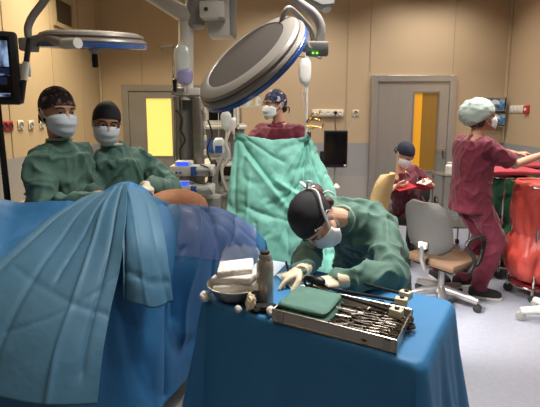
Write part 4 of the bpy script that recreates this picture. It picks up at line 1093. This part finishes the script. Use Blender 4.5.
# standing nurse at the right
fF = U(.98, .10); hF = P(482, 117, 3.68); nF = hF + V((-.05, .0, -.17)); spF = U(.02, .0, 1)
f1, f2 = F(466, 281, .085), F(478, 288, .085)
person('standing nurse in maroon scrubs and pale bouffant cap, reaching out to the right', nF - spF * .49 * 1.0, spF, fF, hF, U(.95, .12, .10), U(-.08, 0, 1), 1.0,
    {'r': {'w': P(541, 155, 3.55), 'pole': U(-.2, -.3, -1), 'dir': U(1, .1, .1), 'palm': -Z, 'thumb': U(0, 1, .2), 'curl': .4},
     'l': {'w': P(536, 158, 3.95), 'pole': U(-.2, .4, -1), 'dir': U(1, .1, .1), 'palm': -Z, 'thumb': U(0, -1, .2), 'curl': .4}},
    {'r': (f2, U(.97, -.22)), 'l': (f1 + V((0, .1, 0)), U(.95, .1))},
    'skin', {'kind': 'scrubs', 'cloth': 'scrub_maroon', 'cap': 'bouffant', 'mask': 'mask_white', 'shoes': 'black_rubber', 'hair': 'hair_dark', 'hem_t': -.16}, hs=1.04)
# surgeon bending over the instrument table
fD = U(-.74, -.67); pD = V((.55, 2.27, .82)); nkD = P(346, 214, 1.92); spD = (nkD - pD).normalized()
hD = P(316, 219, 1.84)
rD, HD, JD = person('surgeon in black cap bent low over the instrument table, writing with her right hand', pD, spD, U(-.74, -.67, -.6), hD, U(-.10, -.38, -.92), U(-.80, -.45, .30), .93,
    {'r': {'w': F(302, 270, .955), 'pole': U(-.2, .55, -.8), 'dir': U(-.88, -.45, -.22), 'palm': U(-.2, -.3, -.9), 'thumb': U(.3, -.9, .2), 'curl': .75, 'point': True},
     'l': {'w': F(341, 280, .965), 'pole': U(.9, -.25, -.45), 'dir': U(-.92, -.28, -.05), 'palm': U(-.1, .2, -1), 'thumb': U(0, 1, .1), 'curl': .65}},
    {'r': (V((pD.x - .05, pD.y + .1, .085)), U(-.74, -.67)), 'l': (V((pD.x + .08, pD.y - .02, .085)), U(-.74, -.67))},
    'skin_pale', {'kind': 'gown', 'cloth': 'gown_green_light', 'cap': 'cap_black', 'tie': 'mask_white', 'mask': 'mask_white', 'ties': True, 'gloves': 'glove_cream', 'shoes': 'black_rubber', 'hair': 'hair_brown', 'amp': .016}, hs=1.02, bow=.05)
MB().ell(HD(.03, -.115, .0), (.05, .05, .045)).ell(HD(.045, -.135, -.02), (.035, .035, .035)).build('hair', M('hair_brown'), rD)
def to_px(p):
    q_ = p - V((0, 0, CAM_H)); z_ = q_.y * math.cos(PITCH) - q_.z * math.sin(PITCH); y_ = q_.y * math.sin(PITCH) + q_.z * math.cos(PITCH)
    return CX + F_PX * q_.x / z_, CY - F_PX * y_ / z_
best = None
for i_ in range(72):
    for j_ in range(36):
        t_, f_ = 2 * math.pi * i_ / 72, math.pi * (j_ + .5) / 36
        u_ = V((math.sin(f_) * math.cos(t_), math.sin(f_) * math.sin(t_), math.cos(f_)))
        p_ = HD(.0865 * u_.x, -.012 + .110 * u_.y, .036 + .103 * u_.z); n_ = (p_ - HD(0, -.012, .036)).normalized()
        if n_.dot((V((0, 0, CAM_H)) - p_).normalized()) < .3: continue
        x_, y_ = to_px(p_); k_ = (x_ - 319) ** 2 + (y_ - 228) ** 2
        if best is None or k_ < best[0]: best = (k_, p_, n_)
_, ep, en = best
ex = V((.8, 0, .45)); ex = (ex - en * ex.dot(en)).normalized(); ey = en.cross(ex)
RE = Matrix((ex, ey, en)).transposed(); em = MB()
for k, (w, h, o_) in enumerate(((.008, .012, -.014), (.005, .007, -.004), (.005, .007, .004), (.005, .007, .012))): em.box(ep + ex * o_ + en * .002, (w, h, .003), RE)
em.build('cap_emblem', M('paper_white'), rD)
pen_a = F(290, 279, .925)
pn = thing('pen', 'dark pen in the writing hand of the bending surgeon', 'pen', pen_a)
pe = P(286, 262, 1.70)
MB().tube([pen_a, pen_a + (pe - pen_a) * .12, pe], [.0015, .005, .005], 8).build('barrel', M('black_plastic'), pn)
MB().tube([pe, pe + (pe - pen_a) * .04], .0055, 8).build('end_cap', M('blue_rim'), pn)

# ---------------------------------------------------------------- patient, operating table
AX = U(.06, 1)
pP = V((-.59, 2.27, .93)); hP = pP + AX * .60 + V((0, 0, -.02))
def belly(b): b.ell(P(176, 207, 2.46), (.19, .19, .105), Matrix.Rotation(math.radians(-4), 3, 'Z'))
fl = pP - AX * .53
person('patient lying under the blue drapes, only the orange-painted belly bare', pP, AX, Z, hP, U(.05, .1, 1), AX, .78,
    {'r': {'w': pP + V((-.22, .02, -.03)), 'pole': U(-1, 0, 0), 'dir': -AX}, 'l': {'w': pP + V((.24, .0, -.05)), 'pole': U(1, 0, 0), 'dir': -AX}},
    {'r': (V((fl.x - .07, fl.y + .05, .87)), U(0, -.35, 1)), 'l': (V((fl.x + .08, fl.y - .03, .87)), U(0, -.35, 1))},
    'iodine_skin', {'kind': 'none', 'hair': 'hair_dark'}, kneepole=U(-.22, 0, 1), extra=belly)
ot = thing('operating_table', 'operating table under the patient, hidden by the blue drapes', 'operating table', (-.5, 2.3, 0))
TX = U(.25, .97)
Rt = Matrix((V((TX.y, -TX.x, 0)), TX, Z)).transposed()
tc_ = V((-.60, 2.42, 0))
MB().box(tc_ + V((0, 0, .78)), (.33, 1.15, .07), Rt, .02).build('mattress', M('black_rubber'), ot)
MB().box(tc_ + V((0, 0, .725)), (.31, 1.12, .04), Rt, .006).build('table_top', M('steel'), ot)
MB().box(tc_ + V((0, 0, .41)), (.3, .36, .60), Rt, .02).build('column', M('steel'), ot)
MB().box(tc_ + V((0, 0, .06)), (.46, .9, .12), Rt, .03).build('base', M('dull_white'), ot)
# ---------------------------------------------------------------- blue drapes over the patient
def row(*a): return [P(x, y, Y) for x, y, Y in a]
R1 = row((-28, 206, 2.05), (25, 202, 2.1), (88, 196, 2.1), (127, 183, 2.03), (160, 198, 2.18), (200, 204, 2.32), (238, 215, 2.50), (266, 240, 2.62))
R2 = row((-40, 232, 1.85), (12, 234, 1.85), (75, 222, 1.9), (126, 212, 1.86), (165, 220, 2.0), (203, 226, 2.16), (240, 233, 2.36), (267, 254, 2.52))
R3 = row((-50, 272, 1.65), (2, 278, 1.62), (62, 262, 1.66), (122, 255, 1.70), (163, 258, 1.84), (197, 262, 2.03), (228, 266, 2.24), (264, 276, 2.45))
R4 = row((-62, 322, 1.46), (-4, 335, 1.43), (52, 322, 1.46), (110, 308, 1.56), (156, 312, 1.74), (186, 310, 1.98), (222, 312, 2.20), (258, 312, 2.42))
R0 = [p + V(d) for p, d in zip(R1, ((-.02, .14, -.22), (-.02, .16, -.22), (-.02, .14, -.2), (0, .05, -.1), (0, .03, -.10), (0, .04, -.1), (.01, .05, -.12), (.02, .06, -.2)))]
R00 = [p + V(d) for p, d in zip(R1, ((-.04, .20, -.62), (-.04, .22, -.62), (-.03, .22, -.5), (0, .07, -.16), (0, .05, -.16), (0, .06, -.16), (.02, .07, -.2), (.04, .09, -.45)))]
R5 = [V((p.x + dx, p.y + dy, .28)) for p, dx, dy in zip(R4, (-.08, -.05, -.03, 0, 0, .0, 0, .01), (-.14, -.13, -.12, -.08, -.04, 0, -.01, 0))]
FL = [((.31, .38), (.0, .64), .014, .020), ((.47, .36), (.55, .70), .012, .024), ((.60, .36), (.66, .85), .012, .026),
      ((.70, .38), (.70, .9), .012, -.026), ((.74, .36), (.82, .8), .012, .024), ((.85, .36), (.84, .95), .012, .024), ((.92, .38), (.93, .95), .012, -.020), ((.65, .62), (.62, .98), .012, .024),
      ((.66, .36), (.90, .60), .012, .009), ((.72, .36), (.96, .52), .012, .009)]
for r_ in (R00, R0, R1, R2, R3, R4, R5):
    r_.insert(0, V((r_[0].x - .10, r_[0].y + .02, r_[0].z - min(.55, r_[0].z - .25))))
def dmain(u, v, p):
    u = (u * 8 - 1) / 7
    k = min(1, max(0, (v - .22) * 6))
    return folds(u, v, FL) * (.3 + .7 * k) + wrinkle(p, 2.6, .012, (1, 1, .6)) + wrinkle(p, 8, .004, (1, 1, .6), 3.) + .014 * max(0, 1 - 7 * abs(noise.noise(V((p.x * 2.2 + 4, p.y * 2.2, p.z * 1.2)))))
G = net_sheet([R00, R0, R1, R2, R3, R4, R5], 32, 22, dmain)
dr = MB().sheet(G).build('surgical_drape', M('drape_blue'), None, 180, solid=.003)
tag(dr, 'large blue surgical drape over the patient, falling in folds toward the camera', 'surgical drape')
dr.data.materials.append(M('drape_blue_light'))
nr, nc = len(G), len(G[0])
sub = []
for j in range(int(nr * .345), int(nr * .66)):
    line = []
    for i in range(int(nc * .676), int(nc * .93)):
        du = G[j][i + 1] - G[j][i - 1]; dv = G[j + 1][i] - G[j - 1][i]; n = du.cross(dv).normalized()
        if n.y > 0: n = -n
        line.append(G[j][i] + n * .007)
    sub.append(line)
MB().sheet(sub).build('adhesive_film', M('incise_film'), dr, 180)

# overlay sheet fanning from the peak to the lower left
ov = [row((92, 194, 2.07), (110, 188, 2.05), (120, 184, 2.02), (128, 182, 2.0)),
      row((62, 209, 1.92), (86, 208, 1.90), (108, 204, 1.87), (127, 202, 1.84)),
      row((32, 232, 1.77), (66, 238, 1.74), (98, 237, 1.69), (124, 235, 1.65)),
      row((4, 256, 1.63), (45, 268, 1.56), (86, 272, 1.54), (119, 272, 1.555)),
      row((-24, 284, 1.51), (24, 304, 1.43), (72, 312, 1.42), (111, 308, 1.47)),
      row((-46, 322, 1.40), (6, 345, 1.34), (58, 354, 1.33), (103, 352, 1.38)),
      row((-60, 372, 1.30), (-6, 395, 1.26), (48, 405, 1.25), (97, 404, 1.31))]
ov = [ov[0][:0] + [p + V((0, .10, -.05)) for p in ov[0]]] + ov
OF = [((.30, .18), (.30, 1), .012, .012), ((.62, .18), (.66, 1), .012, -.014), ((.80, .14), (.84, .9), .016, .016), ((.10, .20), (.06, 1), .02, .012), ((.15, .60), (.98, .74), .006, .006), ((.98, .58), (.30, .82), .006, .006), ((.55, .16), (.46, .6), .014, .012)]
def dov(u, v, p): return folds(u, v, OF) + wrinkle(p, 4, .006, (1, 1, .6), 6.)
o_ = MB().sheet(net_sheet(ov, 26, 14, dov)).build('surgical_drape', M('drape_grey_blue'), None, 180, solid=.003)
tag(o_, 'grey-blue drape sheet fanning from the peak down to the lower left corner', 'surgical drape')

# flap of a second drape hanging from the peak
fl_net = [row((118, 190, 2.06), (127, 183, 2.07), (138, 184, 2.1), (150, 192, 2.16)),
          row((121, 205, 1.87), (131, 200, 1.88), (146, 203, 1.92), (158, 210, 1.96)),
          row((122, 238, 1.66), (134, 236, 1.66), (150, 238, 1.70), (165, 238, 1.78)),
          row((123, 270, 1.58), (136, 272, 1.58), (153, 275, 1.62), (169, 270, 1.70)),
          row((123, 300, 1.55), (138, 304, 1.55), (155, 308, 1.58), (173, 301, 1.67))]
fl_net.insert(0, [p + V((0, .1, -.06)) for p in fl_net[0]])
def dfl(u, v, p): return folds(u, v, [((.12, .1), (.06, 1), .03, .016), ((.65, .15), (.9, 1), .05, .012), ((.05, .80), (.95, .86), .014, .010), ((.3, .3), (.5, .95), .03, -.008)]) + wrinkle(p, 7, .006, (1, 1, .5), 8.)
fg = net_sheet(fl_net, 14, 10, dfl)
f2_ = MB().sheet(fg).build('surgical_drape', M('drape_grey_blue'), None, 180, solid=.004)
tag(f2_, 'square-cornered grey-blue drape flap hanging from the peak over the larger drape', 'surgical drape')

# ---------------------------------------------------------------- green screen drape between the drip poles
YS = 3.17
g_net = [row((236, 129, YS), (252, 137, YS), (274, 139, YS - .01), (297, 137, YS), (309, 133, YS), (312, 140, YS + .05), (316, 148, YS + .14)),
         row((233, 152, YS - .02), (252, 156, YS - .05), (274, 158, YS - .06), (297, 156, YS - .05), (310, 152, YS - .02), (316, 156, YS + .08), (322, 160, YS + .22)),
         row((229, 180, YS - .04), (250, 184, YS - .10), (274, 186, YS - .11), (296, 184, YS - .10), (311, 178, YS - .04), (322, 180, YS + .1), (331, 180, YS + .3)),
         row((226, 212, YS - .05), (248, 216, YS - .14), (272, 218, YS - .14), (296, 216, YS - .12), (313, 208, YS - .05), (327, 206, YS + .1), (339, 202, YS + .33)),
         row((223, 245, YS - .05), (246, 248, YS - .14), (272, 250, YS - .15), (296, 250, YS - .13), (315, 244, YS - .05), (331, 238, YS + .1), (344, 230, YS + .33)),
         row((222, 285, YS - .05), (246, 288, YS - .14), (272, 290, YS - .15), (297, 290, YS - .13), (316, 284, YS - .05), (334, 274, YS + .1), (348, 262, YS + .33))]
g_net.insert(0, [p + V((0, .05, -.10)) for p in g_net[0]])
GF = [((.02, .2), (.34, .50), .020, .036), ((.64, .2), (.42, .60), .018, .036), ((.64, .2), (.56, .98), .018, .026), ((.03, .22), (.10, .95), .018, .024), ((.10, .2), (.40, .36), .014, .022),
      ((.34, .47), (.52, .56), .010, -.028), ((.52, .30), (.36, .50), .010, -.020), ((.12, .34), (.44, .62), .012, -.022), ((.30, .60), (.58, .50), .010, .022), ((.14, .62), (.60, .72), .010, .018), ((.60, .4), (.30, .95), .016, .022),
      ((.22, .70), (.26, .98), .014, .018), ((.16, .45), (.14, .98), .010, -.016), ((.44, .74), (.46, .98), .012, .018), ((.66, .2), (.80, .98), .018, .024), ((.68, .25), (.95, .8), .014, .018), ((.66, .3), (.72, .98), .012, -.02)]
def dgr(u, v, p): return folds(u, v, GF) + wrinkle(p, 5, .016, (1, 1, 1), 2.) + wrinkle(p, 12, .008, (1, 1, 1), 5.) + .012 * max(0, 1 - 6 * abs(noise.noise(V((p.x * 4 + 1, p.y * 4, p.z * 4)))))
gg = net_sheet(g_net, 20, 18, dgr)
o = MB().sheet(gg).build('screen_drape', M('drape_green'), None, 180, solid=.004)
tag(o, 'sea-green screen drape hung between the two drip poles, before the anaesthetist', 'screen drape')
t = thing('clip', 'silver clip at the top left corner of the green screen drape', 'clip', P(237, 131, YS - .02)); MB().box(P(237, 131, YS - .02), (.03, .03, .05), None, .006).build('jaw', M('chrome'), t); MB().tube([P(236, 128, YS - .03), P(239, 125, YS - .05)], .006, 8).build('lever', M('chrome'), t)
t = thing('clip', 'silver clip where the green screen drape meets the right drip pole', 'clip', P(309, 135, YS - .02)); MB().box(P(309, 135, YS - .02), (.03, .03, .05), None, .006).build('jaw', M('chrome'), t); MB().tube([P(308, 132, YS - .03), P(311, 129, YS - .05)], .006, 8).build('lever', M('chrome'), t)

# ---------------------------------------------------------------- instrument table
ZT = .90
A_ = F(203, 299, ZT); B_ = F(400, 360, ZT); dT = (B_ - A_).normalized(); nT = V((-dT.y, dT.x, 0))
LT, WT = .82, .50
A_ = A_ + dT * -.01
def TP(u, v, z=0): return A_ + dT * u + nT * v + V((0, 0, z))
RT = Matrix((dT, nT, Z)).transposed()
it = thing('instrument_table', 'steel instrument table under the blue table drape', 'table', TP(LT / 2, WT / 2) - V((0, 0, ZT)))
MB().box(TP(LT / 2, WT / 2, -.02), (LT - .02, WT - .02, .025), RT, .004).build('table_top', M('steel'), it)
for u in (.05, LT - .05):
    for v in (.05, WT - .05):
        MB().tube([TP(u, v, -.03), TP(u, v, -ZT + .06)], .014, 10).build('leg', M('steel'), it)
        MB().lathe([(.018, -.014), (.03, -.012), (.03, .012), (.018, .014)], TP(u, v, -ZT + .032), dT, 12).build('caster', M('black_rubber'), it)
loops = []
def rrect(inset, z, flare=0., wav=0., n=40):
    pts = []; r = .035; hl, hw = LT / 2 - inset, WT / 2 - inset; per = []
    for (cx, cy, a0) in ((hl - r, hw - r, 0), (-hl + r, hw - r, 90), (-hl + r, -hw + r, 180), (hl - r, -hw + r, 270)):
        for k in range(7):
            a = math.radians(a0 + 15 * k); per.append((cx + r * math.cos(a), cy + r * math.sin(a), math.cos(a), math.sin(a)))
    # resample the straight runs
    out = []
    for i in range(len(per)):
        p, q_ = per[i], per[(i + 1) % len(per)]; m = (18 if i % 14 == 6 else 30) if i % 7 == 6 else 1
        for k in range(m):
            t = k / m; out.append(tuple(p[j] * (1 - t) + q_[j] * t for j in range(4)))
    res = []
    for (x, y, nx, ny) in out:
        s = math.atan2(y / WT, x / LT)
        w = wav * (math.sin(s * 9 + 1) * .6 + .5 * math.sin(s * 17 + 2) + .4 * math.sin(s * 5))
        fl_ = flare * (1 + (2.6 if nx < -.5 else 1.6 if nx > .5 else 0)); res.append(TP(LT / 2 + x + nx * (fl_ + w), WT / 2 + y + ny * (fl_ + w), z))
    return res
for ins, z, fl_, wv in ((.20, 0.0015, 0, 0), (.10, .0015, 0, 0), (.02, .0015, 0, 0), (.006, .001, 0, 0), (0, -.004, 0, 0), (0, -.02, .004, .0005), (0, -.08, .007, .002), (0, -.18, .012, .005), (0, -.3, .02, .010), (0, -.45, .03, .016), (0, -.62, .04, .022)):
    loops.append(rrect(ins, z, fl_, wv))
b = MB(); bm = b.bm
R = [[bm.verts.new(p) for p in l] for l in loops]
bm.faces.new(R[0])
for a, c in zip(R, R[1:]):
    for i in range(len(a)):
        j = (i + 1) % len(a); bm.faces.new((a[i], c[i], c[j], a[j]))
o = b.build('table_drape', M('drape_table'), None, 50, solid=.003)
tag(o, 'smooth blue drape covering the instrument table in the foreground', 'table drape')
ZD = ZT + .004

# perforated tray
T0 = F(273, 321, ZD); T1 = F(396, 354, ZD); T2 = F(414, 325, ZD)
td = (T1 - T0).normalized(); tn_ = V((-td.y, td.x, 0)); TL = (T1 - T0).length; TW = max(.2, (T2 - T1).dot(tn_) + .02)
def Q(u, v, z=0): return T0 + td * u + tn_ * v + V((0, 0, z))
RQ = Matrix((td, tn_, Z)).transposed()
print('TABLE', A_, dT, 'tray', TL, TW, T0)
HT = .042
tray = thing('instrument_tray', 'perforated steel tray at the front of the blue table, full of instruments', 'tray', Q(TL / 2, TW / 2))
MB().box(Q(TL / 2, TW / 2, .002), (TL, TW, .003), RQ).build('bottom', M('perforated_steel'), tray)
for nm, c, s in (('side', Q(TL / 2, 0, HT / 2), (TL, .003, HT)), ('side', Q(TL / 2, TW, HT / 2), (TL, .003, HT)), ('side', Q(0, TW / 2, HT / 2), (.003, TW, HT)), ('side', Q(TL, TW / 2, HT / 2), (.003, TW, HT))):
    MB().box(c, s, RQ).build(nm, M('perforated_steel'), tray)
MB().tube([Q(0, 0, HT), Q(TL, 0, HT), Q(TL, TW, HT), Q(0, TW, HT), Q(0, 0, HT)], .0035, 8).build('rim', M('steel'), tray)
MB().tube([Q(0, -.002, .004), Q(TL, -.002, .004), Q(TL + .002, TW, .004), Q(0, TW, .004), Q(0, -.002, .004)], .0035, 8).build('lower_rim', M('steel'), tray)
for (u, v) in ((0, 0), (TL, 0), (TL, TW), (0, TW)): MB().tube([Q(u, v, 0), Q(u, v, HT)], .0035, 8).build('corner_post', M('steel'), tray)
for u in (.03, TL - .03):
    MB().box(Q(u, -.003, HT / 2), (.022, .003, HT - .004), RQ).build('clip', M('steel'), tray)
# folded towels in the left part of the tray
TLW = TL * .44
def towel(label, u0, u1, v0, v1, z, h, seed):
    k = MB(); g = []
    n = 24
    for j in range(9):
        t = j / 8; zz = z + h * t; r = .016; e = -.004 + .008 * math.sin(t * math.pi)
        ring = []
        L, W = (u1 - u0) / 2 + e, (v1 - v0) / 2 + e
        for i in range(64):
            a = 2 * math.pi * i / 64; ca, sa = math.cos(a), math.sin(a)
            x = L * math.copysign(abs(ca) ** .22, ca); y = W * math.copysign(abs(sa) ** .22, sa)
            dz = .004 * noise.noise(V((x * 18 + seed, y * 18, t * 2)))
            ring.append(Q((u0 + u1) / 2 + x * (1 + .01 * noise.noise(V((a * 2, seed, t * 3)))), (v0 + v1) / 2 + y, zz + dz))
        g.append(ring)
    k.rings(g)
    o = k.build('folded_towel', M('towel_green'), None, 60, bevel=.002); tag(o, label, 'towel'); return o
t1 = towel('lower folded green towel in the left part of the steel tray', .008, TLW, .012, TW - .02, .006, .030, 1)
t2 = towel('upper folded green towel on the stack in the left part of the tray', .004, TLW - .006, .026, TW - .022, .040, .018, 5)
# instruments
def make_forceps(m, label, L=.15, jaw=.35, ring=.0115):
    r = thing('surgical_forceps', label, 'forceps', (0, 0, 0), group='forceps in the tray')
    for s in (-1, 1):
        a = MB()
        a.tube([(L * .42, -s * .003, .003), (L * .1, -s * .001, .003), (0, s * .001, .003), (-L * .2, s * .008, .003), (-L * .42, s * .014, .003)], [.0014, .003, .0038, .0027, .0025], 8)
        c = V((-L * .42 - ring, s * .0165, .003))
        a.tube([c + V((ring * math.cos(t), ring * math.sin(t), 0)) for t in [2 * math.pi * i / 14 for i in range(15)]], .0026, 6)
        a.build('arm', m, r)
    MB().tube([(0, 0, -.001), (0, 0, .007)], .004, 8).build('hinge', M('chrome'), r)
    return r
random.seed(11)
LB = 'steel ring-handled forceps lying in the jumble in the right part of the tray'
protoA = make_forceps(M('instrument_steel'), LB)
LB2 = 'dark ring-handled forceps lying in the jumble in the right part of the tray'
protoB = make_forceps(M('instrument_dark'), LB2, .17)
protoB['group'] = 'dark forceps in the tray'
from mathutils import Euler
base_ang = math.atan2(td.y, td.x)
spots = []
for k in range(34):
    u = TLW + .05 + (TL - TLW - .12) * random.random(); v = .03 + (TW * .62) * random.random()
    ang = math.pi + random.gauss(0, .5) if random.random() < .75 else random.gauss(1.2, .5)
    spots.append((u, v, .008 + .026 * (k / 34), base_ang + ang))
for k, (u, v, z, a) in enumerate(spots):
    p = Q(u, v, z); pr = protoA if k % 2 else protoB
    rot = (random.gauss(0, .08), random.gauss(0, .06), a)
    if k == 1: protoA.location = p; protoA.rotation_euler = rot; continue
    if k == 0: protoB.location = p; protoB.rotation_euler = rot; continue
    dup(pr, p, rot)
# bundle of ring handles at the right front corner
for k in range(8):
    dup(protoA, Q(TL - .10 + .004 * k, .022 + .02 * k, .034), (0.1, .0, base_ang + math.pi + random.gauss(0, .12)), 'steel forceps in the bundle with ring handles against the right tray end', 'forceps bundle')
# long slender instruments with cream handle blocks
for k, (p0_, p1_, lab) in enumerate(((F(362, 283, ZD + .045), F(401, 293.5, ZD + .05), 'black-shafted instrument with cream handle, farthest back on the tray rim'),
                              (F(338, 290, ZD + .05), F(396, 300.5, ZD + .052), 'black-shafted instrument with cream handle, middle one of three on the tray'),
                              (F(316, 288, ZD + .055), F(391, 311, ZD + .052), 'black-shafted instrument with cream handle, nearest the jumbled forceps'))):
    d_ = (p1_ - p0_).normalized(); r = thing('laparoscopic_instrument', lab, 'surgical instrument', p0_)
    MB().tube([p0_ - d_ * .04, p1_], .006, 8).build('shaft', M('black_matte'), r)
    fr = Matrix((d_, Z.cross(d_).normalized(), d_.cross(Z.cross(d_).normalized()))).transposed()
    MB().box(p1_ + d_ * .018, (.042, .032, .028), fr, .004).build('handle', M('handle_cream'), r)
    MB().tube([p1_ + d_ * .02 + V((0, 0, .01)), p1_ + d_ * .02 + V((0, 0, .02))], .008, 10).build('knob', M('dark_hole'), r)
    MB().tube([p0_ - d_ * .04, p0_ - d_ * .055], [.0042, .0018], 8).build('tip', M('chrome'), r)
# black camera piece in her left hand
c = F(318, 281, ZD + .075)
r = thing('scope_handle', 'black plastic scope handle held in the gloved left hand over the towels', 'surgical instrument', c)
MB().ell(c, (.030, .020, .018), RQ).ell(c + V((-.028, .01, .006)), (.018, .018, .016)).build('body', M('black_plastic'), r)
MB().tube([c + V((-.035, .0, .0)) + V((.016 * math.cos(t), 0, .020 * math.sin(t))) for t in [2 * math.pi * i / 16 for i in range(17)]], .0055, 8).build('finger_loop', M('black_plastic'), r)
MB().tube([c + V((.02, -.01, -.008)), c + V((.04, -.03, -.015))], [.008, .006], 8).build('nozzle', M('black_plastic'), r)
# papers
for (pts, lab) in ((((233, 281), (262, 259), (287, 263), (262, 289)), 'pale blue form on the table between the flask and the writing hand'), (((276, 275), (290, 270), (312, 287), (296, 293)), 'pale sheet under the writing hand beside the towels')):
    pp = [F(x, y, ZD + (.002 if 'blue' in lab else .004)) for x, y in pts]; c = sum(pp, V()) / 4
    k = MB(); k.rings([pp, [p + V((0, 0, .0015)) for p in pp]]); o = k.build('paper_sheet', M('paper'), None, 0); tag(o, lab, 'paper')

# steel bowl with white packs
cb = F(231, 300, ZD); cb = V((cb.x, cb.y, ZD))
bw = thing('steel_bowl', 'round steel bowl at the left end of the blue table, full of white packs', 'bowl', cb)
cb = cb + nT * .03
MB().lathe([(.06, .0), (.066, .004), (.09, .03), (.105, .058), (.110, .060), (.105, .061), (.087, .032), (.06, .008), (.001, .006)], cb, Z, 40).build('shell', M('steel'), bw)
for k, (dx, dy, dz, a, s) in enumerate(((.012, -.01, .056, .35, (.175, .115, .030)), (.004, -.004, .086, .15, (.165, .108, .030)), (.0, .008, .115, .5, (.135, .10, .028)))):
    o = MB().box(cb + V((dx, dy, dz)), s, Matrix.Rotation(a - .5, 3, 'Z') @ Matrix.Rotation(.09 * (k - 1), 3, 'X') @ Matrix.Rotation(-.12, 3, 'Y'), .008).build('gauze_pack', M('gauze'), None, 60)
    tag(o, ('lowest white pack in the steel bowl', 'middle white pack in the steel bowl', 'topmost white pack in the steel bowl, under the clear film')[k], 'gauze pack')
o = MB().ell(cb + V((-.055, .0, .085)), (.022, .02, .03)).build('rubber_piece', M('black_rubber')); tag(o, 'black rubber piece sticking out at the left of the bowl', 'rubber piece')
n_ = 20; film = []
for j in range(9):
    v = j / 8; ring = []
    for i in range(n_ + 1):
        a = math.pi * (-.05 + 1.1 * i / n_); rr = .105 * (1 - .45 * v) * (1 + .18 * noise.noise(V((a * 3, v * 4, 1))))
        ring.append(cb + V((.02 + rr * 1.1 * math.cos(a), .02 + rr * .8 * math.sin(a), .05 + .135 * v + .02 * noise.noise(V((a * 4, v * 3, 7))))))
    film.append(ring)
o = MB().sheet(film).build('clear_wrap', M('clear_plastic'), None, 180); tag(o, 'clear crumpled plastic wrap standing up behind the white packs', 'plastic wrap')
for px, py, lab, rr in ((205, 296, 'white gauze ball at the far left corner of the blue table', .020), (271, 311, 'white gauze ball between the flask and the tray', .017), (238, 309, 'grey-green gauze ball in front of the bowl', .013)):
    c = F(px, py, ZD + rr * .9); bm = bmesh.new(); bmesh.ops.create_icosphere(bm, subdivisions=4, radius=rr)
    for v in bm.verts: v.co = v.co * (1 + .25 * noise.noise(v.co * 60)) + c
    k = MB(); k.bm.free(); k.bm = bm; o = k.build('gauze_ball', M('gauze' if 'white' in lab else 'dull_white'), None, 180); tag(o, lab, 'gauze ball', None)
# flask
fb = F(265, 303, ZD); ftop = P(265, 251, fb.y)
fh = ftop.z - ZD; fr_ = .031
fk = thing('steel_flask', 'tall brushed steel flask with black neck on the front edge of the table', 'flask', (fb.x, fb.y, ZD))
MB().lathe([(fr_ * .96, .0), (fr_ * 1.02, .004), (fr_ * 1.02, fh * .70), (fr_ * .95, fh * .80), (fr_ * .78, fh * .84), (fr_ * .76, fh * .93), (fr_ * .70, fh * .95)], fb, Z, 32).build('body', M('flask_steel'), fk, 30)
MB().lathe([(fr_ * .80, fh * .845), (fr_ * .82, fh * .85), (fr_ * .82, fh * .87), (fr_ * .8, fh * .875)], fb, Z, 32).build('ring', M('chrome'), fk, 30)
MB().lathe([(fr_ * .55, fh * .94), (fr_ * .58, fh * .98), (fr_ * .5, fh * 1.0), (fr_ * .3, fh * 1.0)], fb, Z, 24).build('stopper', M('black_plastic'), fk, 30)
def lump(name, label, cat, c, r, m, seed, amp=.35):
    bm = bmesh.new(); bmesh.ops.create_icosphere(bm, subdivisions=5, radius=1)
    for v in bm.verts:
        k = 1 + amp * noise.noise(v.co * 1.6 + V((seed, 0, 0))) + amp * .5 * noise.noise(v.co * 4 + V((seed, 3, 0)))
        v.co = V((v.co.x * r[0] * k, v.co.y * r[1] * k, max(-r[2] * .9, v.co.z * r[2] * k))) + V(c)
    k = MB(); k.bm.free(); k.bm = bm; o = k.build(name, M(m), None, 180); tag(o, label, cat); return o
lump('black_cloth', 'crumpled black cloth around the foot of the steel flask', 'cloth', F(263, 307, ZD + .012) + nT * -.002, (.05, .03, .014), 'black_matte', 2.)
lump('rubber_glove', 'crumpled cream rubber glove between the bowl and the flask', 'glove', F(251, 302, ZD + .03), (.018, .024, .034), 'glove_cream', 9.)
